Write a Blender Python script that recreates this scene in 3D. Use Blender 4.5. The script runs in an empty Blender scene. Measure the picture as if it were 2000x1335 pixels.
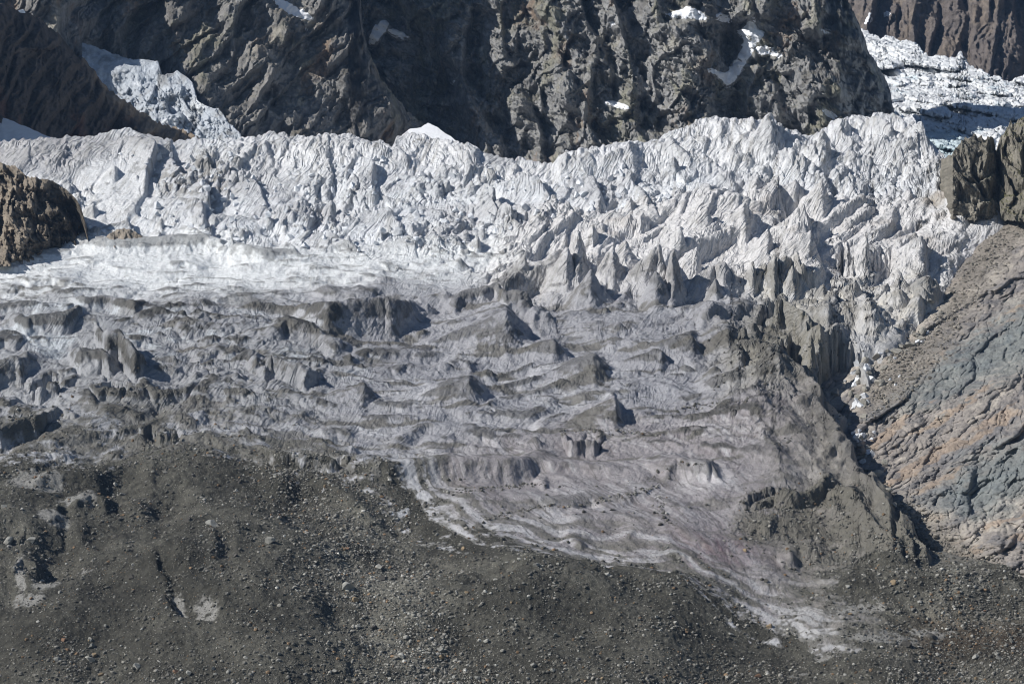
QUICK = 0
QS = 1.0
import bpy, math, time
import numpy as np
T0 = time.time()
rng = np.random.default_rng(7)
scene = bpy.context.scene
F = 5671.0                      # focal length in photograph pixels (2000 wide)
# ------------------------------------------------------------------ camera, sky, sun
cam_d = bpy.data.cameras.new("camera"); cam = bpy.data.objects.new("camera", cam_d)
scene.collection.objects.link(cam)
cam.location = (0, 0, 0); cam.rotation_euler = (math.radians(90), 0, 0)
cam_d.sensor_width = 36.0; cam_d.lens = 36.0 * F / 2000.0
cam_d.clip_start = 5.0; cam_d.clip_end = 20000.0
scene.camera = cam
SUN = np.array([-0.75, -0.22, 0.60]); SUN /= np.linalg.norm(SUN)
SUN_EL = math.asin(SUN[2]); SUN_AZ = math.atan2(SUN[0], SUN[1])
world = bpy.data.worlds.new("World"); scene.world = world; world.use_nodes = True
wn = world.node_tree; bg = wn.nodes["Background"]
sky = wn.nodes.new("ShaderNodeTexSky"); sky.sky_type = 'NISHITA'; sky.sun_disc = False
sky.sun_elevation = SUN_EL; sky.sun_rotation = SUN_AZ; sky.altitude = 2500
wn.links.new(sky.outputs[0], bg.inputs[0]); bg.inputs[1].default_value = 0.07
sl = bpy.data.lights.new("sun", 'SUN'); sl.energy = 4.8; sl.angle = math.radians(0.5); sl.color = (1.0, 0.965, 0.91)
so = bpy.data.objects.new("sun", sl); scene.collection.objects.link(so)
from mathutils import Vector
so.rotation_euler = Vector(SUN.tolist()).to_track_quat('Z', 'Y').to_euler()
scene.view_settings.view_transform = 'Standard'; scene.view_settings.look = 'None'
scene.view_settings.exposure = 0.0; scene.view_settings.gamma = 1.0
scene.cycles.max_bounces = 5; scene.cycles.filter_width = 1.0

# ------------------------------------------------------------------ numeric helpers
f4 = np.float32
def _tab(seed):
    r = np.random.default_rng(seed); p = r.permutation(256).astype(np.int32)
    return p
_G2 = np.array([(math.cos(a), math.sin(a)) for a in np.linspace(0, 2 * math.pi, 33)[:32]], f4)
_g = np.random.default_rng(5).normal(size=(64, 3)); _G3 = (_g / np.linalg.norm(_g, axis=1)[:, None]).astype(f4)
def perlin2(x, y, seed=0):
    p = _tab(seed); xi = np.floor(x).astype(np.int32); yi = np.floor(y).astype(np.int32)
    xf = (x - xi).astype(f4); yf = (y - yi).astype(f4)
    u = xf * xf * xf * (xf * (xf * 6 - 15) + 10); v = yf * yf * yf * (yf * (yf * 6 - 15) + 10)
    def g(ix, iy, dx, dy):
        h = p[(p[ix & 255] + iy) & 255] & 31; q = _G2[h]; return q[..., 0] * dx + q[..., 1] * dy
    a = g(xi, yi, xf, yf); b = g(xi + 1, yi, xf - 1, yf); c = g(xi, yi + 1, xf, yf - 1); d = g(xi + 1, yi + 1, xf - 1, yf - 1)
    return (a + u * (b - a) + v * ((c + u * (d - c)) - (a + u * (b - a)))) * 1.5
def perlin3(x, y, z, seed=0):
    p = _tab(seed); xi = np.floor(x).astype(np.int32); yi = np.floor(y).astype(np.int32); zi = np.floor(z).astype(np.int32)
    xf = (x - xi).astype(f4); yf = (y - yi).astype(f4); zf = (z - zi).astype(f4)
    fd = lambda t: t * t * t * (t * (t * 6 - 15) + 10)
    u, v, w = fd(xf), fd(yf), fd(zf)
    A = p[xi & 255]; B = p[(xi + 1) & 255]
    AA = p[(A + yi) & 255]; AB = p[(A + yi + 1) & 255]; BA = p[(B + yi) & 255]; BB = p[(B + yi + 1) & 255]
    def g(h, dx, dy, dz):
        q = _G3[h & 63]; return q[..., 0] * dx + q[..., 1] * dy + q[..., 2] * dz
    z0 = zi; z1 = zi + 1
    l = lambda t, a, b: a + t * (b - a)
    r0 = l(v, l(u, g(p[(AA + z0) & 255], xf, yf, zf), g(p[(BA + z0) & 255], xf - 1, yf, zf)),
           l(u, g(p[(AB + z0) & 255], xf, yf - 1, zf), g(p[(BB + z0) & 255], xf - 1, yf - 1, zf)))
    r1 = l(v, l(u, g(p[(AA + z1) & 255], xf, yf, zf - 1), g(p[(BA + z1) & 255], xf - 1, yf, zf - 1)),
           l(u, g(p[(AB + z1) & 255], xf, yf - 1, zf - 1), g(p[(BB + z1) & 255], xf - 1, yf - 1, zf - 1)))
    return l(w, r0, r1) * 1.3
def fbm2(x, y, o=4, g=0.5, seed=0):
    s = 0; a = 1.0
    for k in range(o): s = s + a * perlin2(x * 2.03 ** k + 17.3 * k, y * 2.03 ** k - 9.1 * k, seed + k); a *= g
    return s
def ridge2(x, y, o=4, g=0.5, seed=0):       # ridged: sharp crests at 1
    s = 0; a = 1.0; n = 0
    for k in range(o):
        s = s + a * (1 - np.abs(perlin2(x * 2.07 ** k + 5.3 * k, y * 2.07 ** k + 31.7 * k, seed + k)) * 1.6); n += a; a *= g
    return s / n
def ridge3(P, f, o=3, g=0.5, seed=0):
    s = 0; a = 1.0
    for k in range(o):
        q = f * 2.1 ** k
        s = s + a * (0.5 - np.abs(perlin3(P[..., 0] * q, P[..., 1] * q, P[..., 2] * q, seed + k)) * 1.6); a *= g
    return s
def fbm3(P, f, o=3, g=0.5, seed=0):
    s = 0; a = 1.0
    for k in range(o):
        q = f * 2.1 ** k
        s = s + a * perlin3(P[..., 0] * q, P[..., 1] * q, P[..., 2] * q, seed + k); a *= g
    return s
def hsh(ix, iy, seed):
    p = _tab(seed); h = p[(p[ix & 255] + iy) & 255]
    return h.astype(f4) / 255.0, p[(h + 71) & 255].astype(f4) / 255.0, p[(h + 163) & 255].astype(f4) / 255.0, p[(p[(h + 33) & 255] + ix) & 255].astype(f4) / 255.0
def facets(x, y, seed, tx=0.5, ty=0.2, tr=0.9, hr=0.5, k=14.0):
    """broken blocks: every cell is its own tilted plane; result in cell units"""
    xi = np.floor(x).astype(np.int32); yi = np.floor(y).astype(np.int32)
    xf = (x - xi).astype(f4); yf = (y - yi).astype(f4)
    num = 0; den = 1e-9
    for i in (-1, 0, 1):
        for j in (-1, 0, 1):
            a, b, c, d = hsh(xi + i, yi + j, seed)
            dx = xf - i - a; dy = yf - j - b
            w = np.exp(-k * (dx * dx + dy * dy))
            h = hr * (c - .5) * 2 + (tx + tr * (d - .5) * 2) * dx + (ty + tr * (a * 3.7 % 1 - .5) * 2) * dy
            num = num + w * h; den = den + w
    return num / den
def terr(n, k, s0=.6):
    q = n * k; f = np.floor(q); r = q - f
    return (f + np.clip((r - s0) / (1 - s0), 0, 1)) / k
def sstep(a, b, x):
    t = np.clip((x - a) / (b - a), 0, 1); return t * t * (3 - 2 * t)
def lerp(a, b, t): return a + (b - a) * t
def box1(a, n, ax):
    if n < 1: return a
    pad = [(0, 0)] * a.ndim; pad[ax] = (n + 1, n)
    c = np.cumsum(np.pad(a, pad, mode='edge').astype(np.float64), axis=ax)
    m = a.shape[ax]
    sl1 = [slice(None)] * a.ndim; sl2 = [slice(None)] * a.ndim
    sl1[ax] = slice(2 * n + 1, 2 * n + 1 + m); sl2[ax] = slice(0, m)
    return ((c[tuple(sl1)] - c[tuple(sl2)]) / (2 * n + 1)).astype(f4)
def blur(a, nu, nv, it=2):
    for _ in range(it): a = box1(box1(a, nu, 0), nv, 1)
    return a
def ridgeline(U, V, pts, h, wl, wr, e=1.0):
    """raised rib along pts; wl, wr = px width on its left / right side"""
    best = np.full(U.shape, 1e9, f4); side = np.zeros(U.shape, f4)
    for (a, b), (c, d) in zip(pts[:-1], pts[1:]):
        ex, ey = c - a, d - b; L2 = ex * ex + ey * ey
        t = np.clip(((U - a) * ex + (V - b) * ey) / L2, 0, 1)
        dx, dy = U - a - t * ex, V - b - t * ey; dd = np.hypot(dx, dy)
        m = dd < best; best = np.where(m, dd, best); side = np.where(m, ex * (V - b) - ey * (U - a), side)
    w = np.where(side > 0, wl, wr)                # side>0: left of a line that runs downwards
    return h * np.maximum(0, 1 - best / w) ** e
# soft zones drawn as outlines on the ground (photograph pixels of the place they cover)
ZU0, ZU1, ZV0, ZV1, ZS = -440, 2440, -340, 1640, 4.0
_zu = np.arange(ZU0, ZU1, ZS, dtype=f4); _zv = np.arange(ZV0, ZV1, ZS, dtype=f4)
_ZU, _ZV = np.meshgrid(_zu, _zv, indexing='ij')
def inside(poly, X, Y):
    r = np.zeros(X.shape, bool); n = len(poly)
    for i in range(n):
        x1, y1 = poly[i]; x2, y2 = poly[(i + 1) % n]
        if y1 == y2: continue
        c = ((y1 > Y) != (y2 > Y)) & (X < (x2 - x1) * (Y - y1) / (y2 - y1) + x1); r ^= c
    return r
def bil(R, u0, v0, s, U, V):
    a = np.clip((U - u0) / s, 0, R.shape[0] - 1.001); b = np.clip((V - v0) / s, 0, R.shape[1] - 1.001)
    i = a.astype(np.int32); j = b.astype(np.int32); a = (a - i).astype(f4); b = (b - j).astype(f4)
    return (R[i, j] * (1 - a) + R[i + 1, j] * a) * (1 - b) + (R[i, j + 1] * (1 - a) + R[i + 1, j + 1] * a) * b
class Zone:
    def __init__(s, polys, b=12, bv=None):
        if not isinstance(polys[0][0], (tuple, list)): polys = [polys]
        R = np.zeros(_ZU.shape, bool)
        for p in polys: R |= inside(p, _ZU, _ZV)
        s.R = blur(R.astype(f4), int(b / ZS), int((bv if bv is not None else b * .6) / ZS))
    def __call__(s, U, V): return bil(s.R, ZU0, ZV0, ZS, U, V)

# ------------------------------------------------------------------ base depth of the glacier valley, metres
_pv = np.array([1700, 1560, 1335, 1200, 1100, 1000, 900, 800, 700, 600, 500, 400, 300, 200, 100], float)
_pd = np.array([960, 1010, 1100, 1160, 1215, 1278, 1345, 1412, 1484, 1560, 1645, 1716, 1772, 1822, 1872], float)
_fv = np.arange(100, 1700, 2.0); _fd = np.interp(_fv, _pv[::-1], _pd[::-1])
for _ in range(3): _fd = np.convolve(np.pad(_fd, 20, mode='reflect', reflect_type='odd'), np.ones(41) / 41, 'valid')
def Dbase(U, V):
    d = np.interp(V, _fv, _fd)
    d = d - 32 * np.exp(-((U - 560) / 330.) ** 2 - ((V - 1190) / 170.) ** 2)      # debris mound
    d = d + 26 * np.exp(-((U - 250) / 160.) ** 2 - ((V - 1215) / 70.) ** 2)       # bowl in the mound
    d = d - 22 * np.exp(-((U - 1480) / 150.) ** 2 - ((V - 860) / 150.) ** 2)      # ice tongue
    d = d + 24 * np.exp(-((U - 900) / 260.) ** 2 - ((V - 700) / 70.) ** 2)
    return d
def mpp(V): return np.interp(V, _fv, _fd) / F
def unproj(U, V, D):
    return np.stack([(U - 1000) / F * D, D, (667.5 - V) / F * D], -1)

# ------------------------------------------------------------------ mesh, material helpers
def build_grid(name, P, col, mat, faces_mask=None, extra=None, smooth=True, verts_keep=None):
    nu, nv = P.shape[:2]
    idx = np.arange(nu * nv, dtype=np.int32).reshape(nu, nv)
    q = np.stack([idx[:-1, :-1], idx[:-1, 1:], idx[1:, 1:], idx[1:, :-1]], -1).reshape(-1, 4)
    if faces_mask is not None: q = q[faces_mask.reshape(-1)]
    if len(q) == 0: return None
    used = np.zeros(nu * nv, bool); used[q.reshape(-1)] = True
    remap = np.cumsum(used).astype(np.int32) - 1
    q = remap[q]; Pv = P.reshape(-1, 3)[used]; C = col.reshape(-1, col.shape[-1])[used]
    return raw_mesh(name, Pv, q, mat, C, smooth)
def raw_mesh(name, Pv, q, mat, C=None, smooth=True):
    n = q.shape[1]
    me = bpy.data.meshes.new(name)
    me.vertices.add(len(Pv)); me.vertices.foreach_set("co", np.ascontiguousarray(Pv, f4).reshape(-1))
    me.loops.add(q.size); me.loops.foreach_set("vertex_index", np.ascontiguousarray(q, np.int32).reshape(-1))
    me.polygons.add(len(q)); me.polygons.foreach_set("loop_start", np.arange(0, q.size, n, dtype=np.int32))
    me.polygons.foreach_set("loop_total", np.full(len(q), n, np.int32))
    me.polygons.foreach_set("use_smooth", np.full(len(q), smooth, bool))
    if C is not None:
        a = me.attributes.new("Col", 'FLOAT_COLOR', 'POINT')
        c4 = np.ones((len(Pv), 4), f4); c4[:, :C.shape[1]] = C
        a.data.foreach_set("color", c4.reshape(-1))
    me.update(); me.validate()
    me.materials.append(mat)
    o = bpy.data.objects.new(name, me); scene.collection.objects.link(o)
    return o
def tag(o, label=None, cat=None, group=None, kind=None):
    if label: o["label"] = label
    if cat: o["category"] = cat
    if group: o["group"] = group
    if kind: o["kind"] = kind
    return o
def normals(P):
    du = np.gradient(P, axis=0); dv = np.gradient(P, axis=1)
    n = np.cross(du, dv); n /= np.linalg.norm(n, axis=-1, keepdims=True) + 1e-9
    if n[..., 2].mean() < 0: n = -n
    return n.astype(f4)
def mk_mat(name, mode='attr', base=(.5, .5, .5), rough=.8, spec=.2, var=.25, var_scale=.5, bumps=((1.2, .25),), streak=None, objrand=0.0, chip=()):
    m = bpy.data.materials.new(name); m.use_nodes = True; nt = m.node_tree; N = nt.nodes; L = nt.links
    b = N["Principled BSDF"]; b.inputs["Roughness"].default_value = rough; b.inputs["Specular IOR Level"].default_value = spec
    geo = N.new("ShaderNodeNewGeometry"); pos = geo.outputs["Position"]
    if mode == 'attr':
        at = N.new("ShaderNodeAttribute"); at.attribute_name = "Col"; colr = at.outputs["Color"]; msk = at.outputs["Alpha"]
    else:
        rg = N.new("ShaderNodeRGB"); rg.outputs[0].default_value = (*base, 1); colr = rg.outputs[0]; msk = None
        tc = N.new("ShaderNodeTexCoord"); pos = tc.outputs["Object"]
    def noise(scale, det=4, rgh=.6, src=pos):
        n = N.new("ShaderNodeTexNoise"); n.inputs["Scale"].default_value = scale; n.inputs["Detail"].default_value = det
        n.inputs["Roughness"].default_value = rgh; L.new(src, n.inputs["Vector"]); return n.outputs["Fac"]
    n1 = noise(var_scale, 5, .7)
    mr = N.new("ShaderNodeMapRange"); L.new(n1, mr.inputs[0]); mr.inputs[1].default_value = .3; mr.inputs[2].default_value = .7
    mr.inputs[3].default_value = 1 - var; mr.inputs[4].default_value = 1 + var
    fac = mr.outputs[0]
    if objrand:
        oi = N.new("ShaderNodeObjectInfo"); m2 = N.new("ShaderNodeMapRange"); L.new(oi.outputs["Random"], m2.inputs[0])
        m2.inputs[3].default_value = 1 - objrand; m2.inputs[4].default_value = 1 + objrand
        mm = N.new("ShaderNodeMath"); mm.operation = 'MULTIPLY'; L.new(fac, mm.inputs[0]); L.new(m2.outputs[0], mm.inputs[1]); fac = mm.outputs[0]
    sm = None
    if streak:                                # melt runnels: noise stretched along the fall line
        mp = N.new("ShaderNodeMapping"); mp.vector_type = 'TEXTURE'
        mp.inputs["Rotation"].default_value = streak[0]; mp.inputs["Scale"].default_value = streak[1]
        wob = N.new("ShaderNodeVectorMath"); wob.operation = 'ADD'
        nw = N.new("ShaderNodeTexNoise"); nw.inputs["Scale"].default_value = .03; L.new(pos, nw.inputs["Vector"])
        ws = N.new("ShaderNodeVectorMath"); ws.operation = 'SCALE'; ws.inputs[3].default_value = 26; L.new(nw.outputs["Color"], ws.inputs[0])
        L.new(pos, wob.inputs[0]); L.new(ws.outputs[0], wob.inputs[1]); L.new(wob.outputs[0], mp.inputs[0])
        ns = N.new("ShaderNodeTexNoise"); ns.inputs["Scale"].default_value = 1; ns.inputs["Detail"].default_value = 3; L.new(mp.outputs[0], ns.inputs["Vector"])
        sm = ns.outputs["Fac"]
    mul = N.new("ShaderNodeVectorMath"); mul.operation = 'SCALE'; L.new(colr, mul.inputs[0]); L.new(fac, mul.inputs[3])
    L.new(mul.outputs[0], b.inputs["Base Color"])
    h = None
    for sc, am in bumps:
        t = noise(sc, 4, .65); x = N.new("ShaderNodeMath"); x.operation = 'MULTIPLY'; L.new(t, x.inputs[0]); x.inputs[1].default_value = am
        if h is None: h = x.outputs[0]
        else:
            ad = N.new("ShaderNodeMath"); ad.operation = 'ADD'; L.new(h, ad.inputs[0]); L.new(x.outputs[0], ad.inputs[1]); h = ad.outputs[0]
    for sc, am in chip:                       # broken, faceted chips
        vn = N.new("ShaderNodeTexVoronoi"); vn.feature = 'F1'; vn.inputs["Scale"].default_value = sc; L.new(pos, vn.inputs["Vector"])
        x = N.new("ShaderNodeMath"); x.operation = 'MULTIPLY'; L.new(vn.outputs["Distance"], x.inputs[0]); x.inputs[1].default_value = am / sc
        if msk is not None:
            y = N.new("ShaderNodeMath"); y.operation = 'MULTIPLY'; L.new(x.outputs[0], y.inputs[0]); L.new(msk, y.inputs[1]); x = y
        ad = N.new("ShaderNodeMath"); ad.operation = 'ADD'; L.new(h, ad.inputs[0]); L.new(x.outputs[0], ad.inputs[1]); h = ad.outputs[0]
    if sm is not None:
        x = N.new("ShaderNodeMath"); x.operation = 'MULTIPLY'; L.new(sm, x.inputs[0]); x.inputs[1].default_value = streak[2]
        if msk is not None:
            y = N.new("ShaderNodeMath"); y.operation = 'MULTIPLY'; L.new(x.outputs[0], y.inputs[0]); L.new(msk, y.inputs[1]); x = y
        ad = N.new("ShaderNodeMath"); ad.operation = 'ADD'; L.new(h, ad.inputs[0]); L.new(x.outputs[0], ad.inputs[1]); h = ad.outputs[0]
    bp = N.new("ShaderNodeBump"); bp.inputs["Strength"].default_value = 1.0; bp.inputs["Distance"].default_value = 1.0
    L.new(h, bp.inputs["Height"]); L.new(bp.outputs[0], b.inputs["Normal"])
    return m
M_ICE = mk_mat("glacier_ice", rough=.55, spec=.35, var=.17, var_scale=1.1, bumps=((.5, .6), (1.8, .34)), chip=((.24, .22), (.62, .16)),
               streak=((0, math.radians(30), 0), (1.3, 22, 16), 2.2))
M_DEB = mk_mat("moraine_debris", rough=.95, spec=.1, var=.42, var_scale=1.7, bumps=((.5, .7), (2.2, .5)))
M_ROCK = mk_mat("cliff_rock", rough=.9, spec=.15, var=.30, var_scale=.16, bumps=((.25, 1.6), (.9, .9)))
M_SLAB = mk_mat("slab_rock", rough=.85, spec=.2, var=.22, var_scale=.6, bumps=((.4, .7), (1.8, .3)))
M_SNOW = mk_mat("snow", rough=.7, spec=.2, var=.05, var_scale=.1, bumps=((.25, .7),))
exec_t = lambda s: print("TIME %-18s %.1f" % (s, time.time() - T0))
# ================================================================== GLACIER + MORAINE (one continuous ground, two objects)
SKY = [(-440, 272), (0, 272), (98, 268), (130, 265), (180, 262), (215, 255), (245, 249), (260, 247), (275, 257), (300, 263), (320, 269), (380, 266), (430, 270), (470, 264), (520, 260), (528, 250), (545, 258), (600, 263), (640, 258), (690, 266), (720, 274), (745, 268), (765, 283), (776, 260), (795, 254), (840, 264), (900, 281), (930, 287), (980, 304), (1005, 306), (1012, 300), (1040, 309), (1080, 313), (1100, 295), (1130, 292), (1210, 283), (1250, 272), (1300, 254), (1330, 247), (1360, 232), (1400, 227), (1425, 234), (1480, 229), (1503, 222), (1515, 227), (1522, 248), (1545, 256), (1560, 258), (1577, 265), (1590, 266), (1612, 250), (1640, 230), (1665, 222), (1695, 224), (1720, 214), (1745, 215), (1762, 222), (1780, 221), (1790, 237), (1802, 257), (1815, 277), (1832, 292), (1850, 318), (1880, 330), (2000, 330), (2440, 330)]
sku = np.array([p[0] for p in SKY], float); skv = np.array([p[1] for p in SKY], float)
RU = 1.5 if QUICK == 0 else 3.0
UU = np.arange(-360, 2361, RU).astype(f4)
NS = int(1000 / (1.0 if QUICK == 0 else 2.0))
S = np.linspace(0, 1, NS).astype(f4)
skyu = np.interp(UU, sku, skv) + 3.0
skyu = skyu + perlin2(UU / 9., UU * 0 + .5, 3) * 4 * (UU < 1850) + perlin2(UU / 4., UU * 0 + 7.5, 4) * 1.5
U = np.repeat(UU[:, None], NS, 1)
V = skyu[:, None] + (1600 - skyu[:, None]) * (S[None, :] ** 1.12)
D0 = Dbase(U, V).astype(f4)
# ground coordinates in metres
X = (U - 1000) / F * D0; Y = (D0 - 1000) * 1.06
MP = (D0 / F)
wu = U + 22 * fbm2(X / 22., Y / 30., 3, .55, 90); wv = V + 12 * fbm2(X / 20. + 40, Y / 30., 3, .55, 94)
z = {}
z['fall'] = Zone([(-440, 180), (2440, 180), (2440, 420), (1850, 420), (1500, 385), (1300, 400), (1130, 420), (1060, 450), (985, 478), (900, 497), (760, 500), (560, 498), (470, 488), (330, 470), (180, 468), (60, 480), (-440, 480)], 24)
z['face'] = Zone([(165, 330), (215, 312), (290, 318), (285, 400), (275, 450), (200, 440), (165, 445), (150, 400)], 20)
z['grit'] = Zone([(285, 290), (430, 290), (480, 340), (440, 400), (400, 420), (330, 410), (290, 360)], 30)
z['ltop'] = Zone([(-440, 260), (330, 262), (330, 290), (200, 318), (150, 340), (-440, 360)], 20)
z['white'] = Zone([(-440, 440), (170, 445), (480, 470), (620, 490), (900, 480), (1010, 450), (1010, 545), (900, 555), (740, 560), (600, 578), (430, 600), (300, 605), (200, 590), (-440, 620)], 26)
z['fins'] = Zone([(1000, 440), (1120, 405), (1300, 385), (1500, 370), (1960, 400), (1940, 440), (1900, 520), (1830, 560), (1600, 560), (1480, 575), (1330, 600), (1180, 590), (1060, 600), (960, 600), (930, 540)], 26)
z['wall'] = Zone([(440, 200), (1000, 200), (1100, 230), (1300, 200), (1520, 180), (1560, 290), (1400, 335), (1250, 330), (1100, 345), (970, 345), (860, 338), (740, 320), (600, 335), (450, 325)], 20)
z['top'] = Zone([(1080, 240), (2440, 150), (2440, 330), (1860, 330), (1800, 350), (1640, 345), (1400, 335), (1100, 320)], 24)
z['blocks'] = Zone([(1440, 540), (1600, 545), (1830, 545), (1900, 540), (1840, 640), (1740, 660), (1640, 650), (1500, 600)], 20)
z['brown'] = Zone([(1470, 600), (1560, 612), (1650, 650), (1700, 720), (1690, 800), (1680, 900), (1700, 980), (1640, 960), (1560, 830), (1450, 790), (1400, 700)], 40)
z['domes'] = Zone([(-440, 590), (300, 590), (420, 620), (560, 640), (700, 700), (650, 800), (400, 900), (-440, 960)], 50)
z['mid'] = Zone([(250, 600), (600, 575), (740, 560), (980, 560), (1300, 590), (1500, 600), (1560, 830), (1400, 900), (1000, 860), (700, 960), (500, 900), (250, 800)], 50)
z['tongue'] = Zone([(820, 900), (1000, 850), (1250, 830), (1600, 780), (1700, 900), (1760, 1020), (1800, 1110), (1660, 1110), (1640, 1150), (1700, 1210), (1830, 1280), (1780, 1310), (1660, 1280), (1540, 1235), (1440, 1200), (1300, 1140), (1150, 1110), (980, 1060), (860, 1000)], 36)
z['dark'] = Zone([[(-440, 905), (60, 925), (160, 918), (300, 898), (450, 905), (600, 925), (700, 940), (790, 960), (850, 1010), (960, 1072), (1100, 1105), (1210, 1125), (1310, 1136), (1390, 1178), (1540, 1232), (1740, 1300), (1850, 1300), (1850, 1700), (-440, 1700)],
                  [(1640, 1100), (1800, 1095), (1850, 1120), (2440, 1000), (2440, 1700), (1700, 1700), (1750, 1300), (1700, 1220), (1600, 1160)],
                  ], 56, 34)
z['patchy'] = Zone([(1440, 985), (1500, 965), (1600, 958), (1660, 985), (1700, 1050), (1760, 1080), (1800, 1110), (1800, 1150), (1700, 1150), (1600, 1100), (1530, 1060), (1460, 1060), (1440, 1030)], 24)
z['semi'] = Zone([(-440, 770), (150, 790), (330, 800), (480, 840), (620, 880), (720, 930), (700, 960), (-440, 960)], 60)
z['stain'] = Zone([[(0, 560), (130, 555), (140, 590), (0, 600)], [(280, 880), (460, 880), (520, 930), (700, 945), (950, 1065), (850, 1030), (700, 1000), (500, 960), (300, 930)]], 24)
Z = {k: q(wu, wv) for k, q in z.items()}
Z['brownr'] = Z['brown'] * (1 - .8 * sstep(750, 820, V)); smooth_ = sstep(-.12, .22, fbm2(X / 60., Y / 60., 3, .5, 29))
H = np.zeros_like(U)                             # upward relief in photograph pixels (1 px = 0.2-0.3 m there)
# --- wide undulation
asp = 1.0
def G(fx, fy, seed, warp=0.0, ang=0.0):
    c, s_ = math.cos(ang), math.sin(ang)
    x = X * c + Y * s_; y = -X * s_ + Y * c
    if warp: x = x + warp * perlin2(X / 60., Y / 60., seed + 51); y = y + warp * perlin2(X / 60. + 9, Y / 60., seed + 52)
    return x / fx, y / fy
mild = 1 - sstep(.2, .8, Z['dark'])
a, b = G(46, 60, 11, 20)
H += 10 * fbm2(a, b, 2, .5, 11) * mild
# icefall: tumbled seracs at several sizes
fm = np.clip(Z['fall'] * (1 - .75 * Z['face']) * (1 - .5 * Z['ltop']) * (1 - .7 * Z['wall']) * (1 - .45 * Z['top']), 0, 1)
du = None
a, b = G(26, 58, 21, 10, .35); H += fm * 32 * facets(a, b, 21, .45, .15, .8, .4, 45)
a, b = G(11, 22, 22, 4, -.3);  H += fm * (.35 + .65 * smooth_) * 18 * facets(a, b, 22, .45, .2, .9, .5, 60)
a, b = G(5, 10, 23, 1.5, .2);  H += fm * (.15 + .85 * smooth_) * 9 * facets(a, b, 23, .4, .2, 1.0, .5, 70)
a, b = G(3.4, 3.4, 24, .6);  H += fm * smooth_ * 4.6 * facets(a, b, 24, .3, .2, 1.1, .55, 50)
# fluted ice walls under the skyline
t = np.clip(Z['wall'] + .8 * Z['top'], 0, 1)
a, b = G(44, 40, 26, 16, .2); H += t * 38 * facets(a, b, 26, .3, .5, .5, .35, 16)
a, b = G(17, 30, 27, 8, .2); H += t * 13 * facets(a, b, 27, .4, .2, .7, .35, 22)
a, b = G(3.6, 16, 25, 4, .2);  H += t * 3.4 * ridge2(a, b, 2, .5, 25)
t = Z['top']; a, b = G(34, 24, 31, 14, .5); H += t * 20 * (ridge2(a, b, 1, .45, 31) ** 2)
# fins leaning up to the right: long lit left faces and short dark right drops
t = np.clip(Z['fins'] + .5 * Z['blocks'], 0, 1)
a, b = G(36, 64, 41, 14, -.55); H += t * 40 * facets(a, b, 41, .6, .25, .5, .3, 45)
a, b = G(15, 34, 42, 7, -.5);   H += t * 15 * facets(a, b, 42, .5, .2, .7, .35, 50)
a, b = G(5, 14, 43, 3, -.5);    H += t * 2.6 * facets(a, b, 43, .4, .2, .8, .3, 30)
t = Z['blocks']; a, b = G(17, 17, 45, 6, -.3); H += t * 22 * facets(a, b, 45, .5, .3, .8, .5, 45)
a, b = G(6, 7, 46, 2); H += (t + .5 * Z['brownr']) * 7 * facets(a, b, 46, .4, .3, 1, .5, 45)
# white band: long low waves with a sharp lip
t = Z['white']; a, b = G(80, 22, 51, 16, .04); r = ridge2(a, b, 2, .35, 51); H += t * 11 * r ** 3
a, b = G(16, 10, 52, 5); H += t * 2.0 * fbm2(a, b, 3, .5, 52)
# dirty middle ice: broad swells with a few sharp crests
t = Z['mid']; a, b = G(74, 40, 61, 26, .12); r = ridge2(a, b, 2, .34, 61); H += t * 22 * np.clip(r, 0, 2) ** 3
a, b = G(30, 26, 62, 12, -.4); H += t * 6.5 * facets(a, b, 62, .4, .15, .6, .3, 9)
a, b = G(12, 7, 63, 6, -.3); H += t * 2.2 * ridge2(a, b, 3, .5, 63)
# domes on the left
t = Z['domes']; a, b = G(64, 50, 71, 20, -.2)
H += t * 34 * np.abs(perlin2(a, b, 71)) ** .8
a, b = G(26, 22, 72, 9); H += t * 9 * np.abs(perlin2(a, b, 72)) ** .8
a, b = G(8, 6, 73, 3); H += t * 2.0 * fbm2(a, b, 3, .5, 73)
# ice tongue: smooth, ribbed along the flow
t = Z['tongue']
xr = X + (Y - 280) * (.14 + .34 * sstep(1560, 1180, U))
H += t * 2.4 * ridge2(xr / 17. + .8 * perlin2(X / 40., Y / 40., 81), Y / 90., 3, .55, 81)
H += t * 9 * fbm2(X / 50., Y / 55., 2, .5, 84)
a, b = G(5, 5, 85, 3); H += t * 1.0 * fbm2(a, b, 3, .55, 85)
# brown ice
t = Z['brownr']; a, b = G(30, 30, 86, 10, -.4); H += t * 18 * facets(a, b, 86, .5, .2, .7, .4, 20)
# debris mantle: low bumps, gullies
t = Z['patchy']; a, b = G(9, 10, 87, 4); H += t * 2.5 * facets(a, b, 87, .4, .3, 1, .5, 30)
t = Z['dark']; a, b = G(70, 90, 83, 20); H += t * 12 * ridge2(a, b, 2, .4, 83) + t * 66 * fbm2(X / 80., Y / 120., 2, .5, 82); a, b = G(28, 40, 87, 14); H += t * 6.0 * fbm2(a, b, 4, .55, 87)
H += t * 4.5 * ridge2((X - Y * .9) / 9. + .8 * perlin2(X / 30, Y / 30, 88), (X + Y) / 80., 3, .55, 88) * sstep(1250, 950, V) * sstep(900, 300, U)
a, b = G(3.0, 4.0, 89, 2); H += t * 1.1 * fbm2(a, b, 3, .6, 89)
# fade of the relief at the skyline so that the crest keeps its outline
edge = sstep(0, 34, V - skyu[:, None]); H = H * (.25 + .75 * edge)

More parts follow.
